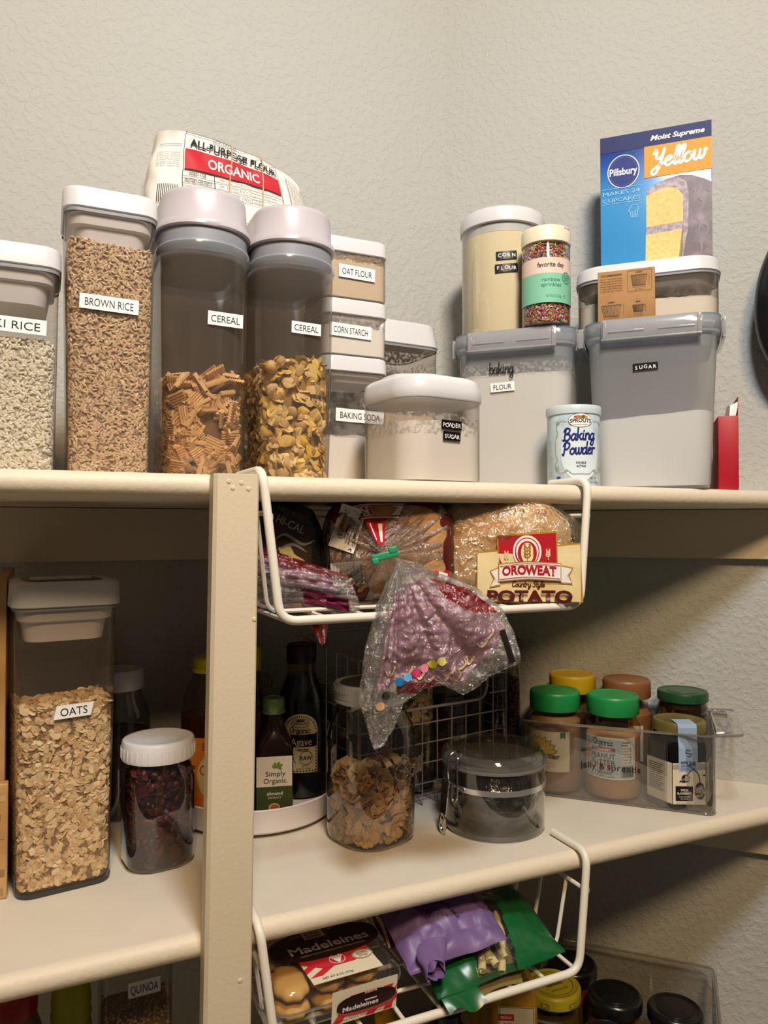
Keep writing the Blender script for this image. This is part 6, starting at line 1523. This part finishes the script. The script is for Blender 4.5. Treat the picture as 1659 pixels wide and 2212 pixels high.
d.poly(ink('#d8b0a2'), [(-.012, .016), (.010, .016), (.010, .034), (.004, .039), (-.006, .039), (-.012, .034)], 5)
for k, s_ in enumerate(('SUGAR', 'BOWL', 'BAKERY')): d.text(BRN, s_, -.001, .030 - k * .0052, .0038, .0165, 6, bold=.02)
d.text(ink('#b5a99a'), 'ESTD', -.019, .025, .003, .009, 5); d.text(ink('#b5a99a'), '1984', .018, .027, .003, .009, 5)
for k in range(5): d.stroke(WHT, [(.005, -.033), (.005 + (k - 2) * .0028, -.0225)], .0018, 5, 1)
d.ring(WHT, .005, -.027, .008, .0075, .0007, 4)
d.ell(CRM, .030, -.030, .0105, .0075, 5); d.ring(BRN, .030, -.030, .010, .007, .0005, 6)
for k, s_ in enumerate(('CLASSIC', 'FRENCH', 'RECIPE')): d.text(BRN, s_, .030, -.0272 - k * .003, .0022, None, 6)
d.text(BLK, 'NET WT 8 OZ (227g)', -.004, -.051, .003, .030, 4); d.obj('top_label', t, smooth=0)
d = Decal(lambda u, v, l: (u + .018, -LY / 2 - .002 - l - .004 * (1 if v > .026 else v / .026), v * .86))
d.rect(CRM, -.030, .003, .036, .0405, 0)
for (x) in (-.030, .004, .022): d.poly(STR, [(x, .004), (x + .009, .004), (min(.036, x + .028), .032), (min(.036, x + .018), .032)], 1)
pl = [(.004 + .030 * math.copysign(abs(math.cos(a)) ** .8, math.cos(a)), .0225 + .010 * math.copysign(abs(math.sin(a)) ** .75, math.sin(a))) for a in np.linspace(0, 2 * math.pi, 33)[:-1]]
d.poly(STR, [(x * 1.0 + .002, y - .004) for x, y in pl], 2); d.poly(BRN, pl, 3); d.text(WHT, 'Madeleines', -.002, .0190, .0055, .036, 4, bold=.02); d.poly(ink('#d8b0a2'), [(.002, .0225), (.014, .0225), (.014, .034), (.002, .034)], 4)
for k, s_ in enumerate(('SUGAR', 'BOWL')): d.text(BRN, s_, .008, .031 - k * .0045, .0032, .0095, 5)
d.text(BRN, 'Artificial Flavors, Colors or Preservatives', .003, .0068, .0024, .056, 2)
d.obj('front_label', t, smooth=0)

def pillow(corners, dome, thick, amp, seed, freq=38):
    A, Bc, Cc, Dc = [Vector(c) for c in corners]
    def fn(u, v, side=1, off=0):
        p = A * (1 - u) * (1 - v) + Bc * u * (1 - v) + Cc * u * v + Dc * (1 - u) * v
        k = (max(0, 4 * u * (1 - u)) ** .62) * (max(0, 4 * v * (1 - v)) ** .62)
        nn = Vector((p.x * freq + seed, p.y * freq, side * 2)); e = min(1, k * 3)
        rid = abs(noise.noise(nn)) * 2 - .5
        z = (dome * k if side > 0 else -thick * k) + (rid * amp + noise.noise(nn * 2.6) * amp * .6) * (.25 + .75 * e) * side * .8
        return Vector((p.x + noise.noise(nn * 1.3 + Vector((4, 0, 0))) * amp * .6, p.y + noise.noise(nn * 1.3 + Vector((0, 9, 0))) * amp * .6, p.z + z + (off if side > 0 else 0)))
    return fn
# green bag with a clear window full of straws
T = thing('green_snack_bag', 'glossy green snack bag with clear window of pale straws, lower wire basket', 'bag', (0, 0, 0))
GB = mat('green_foil', '#0f5a2c', .3, spec=.6); GW = clear_mat('window_film', (250, 248, 240), milk=.04, gloss=2.2, rough=.07, bump=(60, .8, .005))
gp = pillow([(.342, -.026, -.095), (.497, -.017, -.090), (.503, .110, -.066), (.375, .120, -.074)], .028, .010, .004, 3.0, 30)
b = B(); NU, NV = 80, 60
for side in (1, -1):
    vs = [gp(i / NU, j / NV, side) for j in range(NV + 1) for i in range(NU + 1)]; base = len(b.v); b.add(vs, [])
    for j in range(NV):
        for i in range(NU):
            u, v = (i + .5) / NU, (j + .5) / NV; win = side > 0 and .30 < u - .10 * v < .60 and v < .85
            b.use(GW if win else GB); q = j * (NU + 1) + i; f = (q, q + 1, q + NU + 2, q + NU + 1); b.f.append(tuple(x + base for x in (f if side > 0 else f[::-1]))); b.m.append(b.cur)
b.obj('bag', T, smooth=60)
b = B().use(GB)  # crimped front corner fold
b.grid(lambda a, c_: tuple(gp(.02 + .26 * a, 0) + Vector((.004 * c_, -.012 * c_, -.010 * c_ + .004 * math.sin(a * 7) * c_))), 20, 6); b.obj('crimped_edge', T, smooth=60)
STRAW = mat('veggie_straw', '#e8dda8', .65, bump=(300, .3, .001, 2)); random.seed(5)
n_s = 0
for k in range(11):
    u0 = .30 + .28 * random.random(); v0 = .02 + .30 * random.random(); du = random.uniform(-.16, .20); dv = random.uniform(.25, .5)
    pts = [gp(min(.66, max(.29, u0 + du * s_)), min(.86, v0 + dv * s_), 1) + Vector((0, 0, -.007 - .005 * (k % 3))) for s_ in np.linspace(0, 1, 6)]
    L0 = pts[0]; pts = [L0 + (pts[-1] - L0) * s_ + Vector((0, 0, .002 * math.sin(3.1 * s_))) for s_ in np.linspace(0, 1, 6)]
    pts = [Vector((p.x, p.y, min(p.z, 1))) for p in pts]
    b = B().use(STRAW); b.tube(pts, .0042, 10); o = b.obj('snack_straw'); tag(o, 'pale yellow snack straw seen through the green bag window', 'snack straw', 'straws in the green snack bag')
b = B().use(mat('straw_shade', '#7a6a3a', .9)); b.grid(lambda a, c_: tuple(gp(.29 + .36 * a, .02 + .82 * c_, 1, -.020)), 10, 14); b.obj('straw_shade_sheet', T, smooth=60)  # added dark sheet under the straws, colour stands in for shade between them
# purple bag lying over it
T = thing('purple_snack_bag', 'crumpled purple snack bag with rolled end lying on the green bag', 'bag', (0, 0, 0))
PU = mat('purple_foil', '#735a8c', .45, spec=.5); PUD = ink('#3f2a52', .45)
pp = pillow([(.322, -.008, -.075), (.424, -.018, -.060), (.440, .070, -.047), (.325, .085, -.052)], .020, .006, .0055, 8.0, 36)
b = B().use(PU)
for side in (1, -1): b.grid(lambda u, v: tuple(pp(u, v, side)), 90, 70)
b.obj('bag', T, smooth=50)
b = B().use(PU)
def roll(u, v):
    a = u * 2 * math.pi * 1.7 + v * .6; r_ = (.016 - .0075 * u) * (1 - .35 * v) * (1 + .10 * math.sin(a * 3 + v * 4)); c_ = Vector((.345 - .006 * v, -.004 - .022 * v, -.062 - .006 * v))
    return tuple(c_ + Vector((1, .1, .25)).normalized() * (r_ * 1.15 * math.cos(a)) + Vector((-.1, .2, 1)).normalized() * (r_ * .85 * math.sin(a)) + Vector((0, -.004 * math.sin(a * 2.5), 0)))
b.grid(roll, 80, 14); b.obj('rolled_end', T, smooth=35)
d = Decal(lambda x, z, l: tuple(pp(x, z, 1, .0008 + l)), .04)
for k in range(7):
    d.text(PUD, ('INGREDIENTS: CORN', 'VEGETABLE OIL', 'CONTAINS MILK', 'SEA SALT, CHEESE', 'ONION POWDER', 'GARLIC POWDER', 'NATURAL FLAVOR')[k], .22 + k * .032, .56 - k * .02, .022, .34, 1, rot=-62)
d.text(PUD, 'CONTAINS MILK', .52, .44, .030, .36, 1, rot=-64, bold=.02); d.text(PUD, 'AVERAGE', .64, .72, .05, .22, 1, rot=-70); d.text(PUD, 'SNACKS', .60, .83, .05, .2, 1, rot=-70)
d.rect(ink('#b9a98a'), .84, .74, .94, .88, 1); d.rect(PUD, .855, .76, .925, .86, 2); d.obj('bag_print', T, smooth=0)
T = thing('red_snack_bag', 'red snack bag edge behind the purple bag in the lower wire basket', 'bag', (0, 0, 0))
rp = pillow([(.328, .055, -.085), (.410, .062, -.075), (.420, .150, -.060), (.330, .150, -.060)], .025, .012, .004, 12.0)
b = B().use(mat('red_foil', '#8f2420', .35, spec=.5))
for side in (1, -1): b.grid(lambda u, v: tuple(rp(u, v, side)), 40, 30)
b.obj('bag', T, smooth=60)
b = B().use(WHT); b.grid(lambda a, c_: tuple(rp(.01 + .03 * a, c_, 1, .001)), 3, 24); b.obj('white_edge', T, smooth=60)

# ------------------------------------------------------------------ lowest shelf
zl = ZB
BLKL = mat('black_metal_lid', '#141312', .25, spec=.6)
def sauce(label, x, y, h, Rb, lidm, fm, group=None, name='sauce_jar'):
    t = thing(name, label, 'jar', (x, y, zl + .0032), 0, group)
    B().use(PBGL).lathe([(Rb - .006, 0), (Rb - .001, .003), (Rb, .008), (Rb, h - .035), (Rb - .003, h - .024), (Rb - .007, h - .018), (Rb - .007, h - .012)], 40).obj('body', t)
    B().use(fm).lathe([(Rb - .008, .002), (Rb - .0018, .004), (Rb - .001, .008), (Rb - .001, h - .036), (Rb - .005, h - .03)], 40).obj('filling', t)
    b = B().use(lidm); L = Rb - .001; b.lathe([(L - .001, h - .0165), (L, h - .0155), (L, h - .004), (L - .0015, h - .0012), (L - .004, h), (L - .0055, h - .0012), (L - .012, h - .0014), (L - .0125, h - .0006), (.008, h - .0006)], 56); b.obj('lid', t)
    return t
OLIVE = mat('olive_brine', '#4a3f1c', .2, spec=.5); AMB = mat('amber_jam', '#7a3c12', .15, spec=.6)
t = sauce('olive jar with yellow printed lid under the right corner of the lower basket', .6225, .172, .141, .0375, mat('yellow_tin_lid', '#b9ad2c', .4), OLIVE)
d = Decal(lambda u, v, l: (u, v, .141 - .0006 + l)); d.rect(BLK, -.013, -.005, .013, .005, 1); d.frame(ink('#d8c93a'), -.0122, -.0042, .0122, .0042, .0006, 2); d.text(ink('#e2d64a'), 'MT. OLIVE', 0, 0, .0042, .021, 3, bold=.03); d.ring(ink('#5a5420'), 0, 0, .026, .026, .0006, 1); d.script(ink('#5a5420'), 'Makers', .002, .012, .004, .0008, wd=.022) if 0 else d.text(ink('#5a5420'), 'Makers of fine', 0, .013, .003, .024, 1, shear=.3); d.text(ink('#5a5420'), 'pickles & relish', 0, -.014, .003, .026, 1, shear=.3); d.obj('lid_print', t, smooth=0)
d = Decal(cylmap(.0366, 0, .1305), .004)
for a in (-.034, .004, .036): d.rect(BLK, a - .0055, -.003, a + .0055, .003, 1); d.rect(ink('#d8c93a'), a - .0048, -.0022, a + .0048, .0022, 2); d.text(BLK, 'MT. OLIVE', a, 0, .0018, .0085, 3, bold=.02)
d.obj('rim_print', t, smooth=60)
sauce('amber jar with black lid behind the yellow-lidded olive jar', .680, .204, .139, .0345, BLKL, AMB)
sauce('amber jar with black lid, middle of the low clear bin', .6845, .1225, .140, .0350, BLKL, AMB)
sauce('amber jar with black lid, nearest the right end of the low clear bin', .7370, .0720, .137, .0350, BLKL, AMB)
sauce('dark jar with black lid at the bottom frame edge before the other black lids', .6260, .0700, .133, .0345, BLKL, AMB)
t = thing('low_clear_bin', 'clear acrylic bin of black-lidded jars on the lowest shelf', 'bin', W(.265, .118, zl), -45)
b = B().use(BINM); LL, DD, HH = .235, .195, .150
b.loft([rr(LL - .004, DD - .004, .010, .0004), rr(LL, DD, .010, HH)], True, False); b.loft([rr(LL - .005, DD - .005, .008, HH), rr(LL - .007, DD - .007, .008, .0028)], False, True); b.obj('walls', t)
b = B().use(RIMM); b.tube(rr(LL, DD, .010, HH), .0016, 6, True); b.obj('rim', t)
b = B().use(mat('smoked_edge', '#3a302a', .3)); b.box(LL / 2 + .0006, LL / 2 + .0022, -DD / 2 + .012, DD / 2 - .012, HH - .004, HH - .0005); b.obj('dark_edge', t)
# squeeze bottles and others beneath the basket
MUS = mat('mustard_yellow', '#c2901a', .4)
def squeeze(label, x, y, h, wd, body, capm, name='mustard_bottle', cat='bottle'):
    t = thing(name, label, cat, (x, y, zl), -28)
    b = B().use(body); b.loft([rr(wd * k, wd * .72 * k, wd * .3 * k, z, 6) for z, k in ((0, .9), (.003, 1), (h * .55, 1), (h * .7, .96), (h * .8, .72), (h * .84, .5))]).obj('body', t)
    b = B().use(capm); b.lathe([(wd * .26, h * .835), (wd * .27, h * .9), (wd * .14, h * .92), (wd * .07, h)], 24); b.obj('cap', t); return t
t = squeeze('yellow mustard squeeze bottle with white label under the lower basket', .515, .105, .272, .056, MUS, mat('red_cap', '#b02a1e', .4))
d = Decal(flat(-.0205, 0, .042)); d.rect(ink('#ddd2b4'), -.020, .06, .022, .150, 0); d.rect(ink('#b8281e'), -.020, .134, -.002, .1415, 1); d.text(WHT, 'ORGANIC', -.011, .1378, .003, .014, 2); d.text(BLK, 'YELLOW', .003, .127, .0085, .034, 2, bold=.02); d.text(BLK, 'MUSTARD', .001, .115, .0085, .038, 2, bold=.02)
for k in range(7): d.text(INKT, ('100% CERTIFIED', 'GLUTEN FREE', 'NET WT 8 OZ', 'VEGAN', 'NO SUGAR', 'STONE GROUND', 'KEEP COLD')[k], .001, .106 - k * .006, .003, .028, 2); 
d.frame(BLK, -.019, .064, .021, .1495, .0005, 2); d.obj('front_label', t, smooth=0)
squeeze('second mustard bottle, plain amber yellow, behind the labelled mustard', .535, .185, .225, .056, MUS, BLKL)
squeeze('dark blue squeeze bottle under the grid of the lower basket', .435, .125, .205, .062, mat('navy_plastic', '#141f33', .35), mat('navy_cap', '#0e1626', .4), 'sauce_bottle')
squeeze('yellow squeeze bottle left of the dark blue one under the lower basket', .370, .150, .200, .056, mat('gold_plastic', '#a87818', .4), MUS, 'sauce_bottle')
# left: quinoa container, yellow-green bottle, red-lidded jar
t = snap_container('quinoa_container', 'clear container of quinoa on the dark lowest shelf, left of the post', (.086, .130, zl), 0, .066, .066, .374, r=.014, lid=.02, insert=.02, taper=.0)
tape(t, flat(-.0337), 'QUINOA', .005, .3130, .0295, .0145, .0082, tw=.025, rot=1)
QN = island_mat('quinoa_grain', ['#8a6a3e', '#a8854f', '#b99860'], .6)
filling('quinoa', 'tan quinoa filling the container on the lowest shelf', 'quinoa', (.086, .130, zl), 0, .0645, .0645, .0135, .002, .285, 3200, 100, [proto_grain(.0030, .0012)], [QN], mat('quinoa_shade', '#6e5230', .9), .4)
t = thing('oil_bottle', 'yellow-green ridged bottle on the dark lowest shelf, left of the quinoa', 'bottle', (.0275, .120, zl))
b = B().use(mat('yellow_green_plastic', '#a8a41e', .4)); b.lathe([(.016, 0), (.0185, .003), (.0185, .28), (.0172, .286), (.0185, .292), (.0172, .298), (.0180, .304), (.0165, .318), (.012, .33)], 36); b.obj('body', t)
b = B(); ribbed(b, .0125, .328, .345, 24, mat('yellow_green_cap', '#8a9a1a', .4)).obj('cap', t)
t = thing('grey_jar', 'grey domed jar with red lid at the lower left corner', 'jar', (-.0235, .125, zl))
B().use(mat('grey_ceramic', '#6a6660', .4)).lathe([(.022, 0), (.027, .004), (.028, .24), (.026, .285), (.020, .304)], 40).obj('body', t); b = B(); ribbed(b, .0225, .302, .322, 30, mat('red_lid', '#a3201a', .4)).obj('lid', t)

# ------------------------------------------------------------------ small pieces belong to the part they sit on (all parts share the thing's own axes)
SUB = {'gasket': 'lid', 'lid_insert': 'lid', 'lid_recess_shade': 'lid', 'lid_button': 'lid', 'lid_seal': 'lid', 'lid_plug': 'lid', 'rim_tint': 'lid', 'clip_flap': 'lid', 'seal_ring': 'lid',
       'lid_print': 'lid', 'rim_print': 'lid', 'top_label': 'lid', 'base_rim': 'body', 'thick_base': 'body', 'raised_lettering': 'body', 'powder_residue': 'body',
       'lid_disc': 'screw_band', 'vent_hole': 'screw_band', 'lever_loop': 'lever', 'seal_print': 'paper_seal', 'tail_print': 'bag_tail', 'date_stamp': 'bag', 'bag_lettering': 'bag',
       'bag_print': 'bag', 'crimped_edge': 'bag', 'rolled_end': 'bag', 'white_edge': 'bag', 'end_grain': 'front_board', 'weld_bead': 'front_frame', 'lettering': 'walls', 'dark_edge': 'walls', 'inner_paper': 'carton', 'top_flap': 'carton'}
stem_ = lambda o: o.name.split('.')[0]
for root in [o for o in scene.objects if o.parent is None and o.get('category')]:
    kids = list(root.children)
    for k in kids:
        want = SUB.get(stem_(k))
        if want is None and stem_(k) == 'lettering': want = 'body'
        host = next((h for h in kids if stem_(h) == want), None) or (next((h for h in kids if stem_(h) in ('pour_lid', 'body')), None) if stem_(k) in ('gasket', 'lettering') else None)
        if host and host is not k: k.parent = host
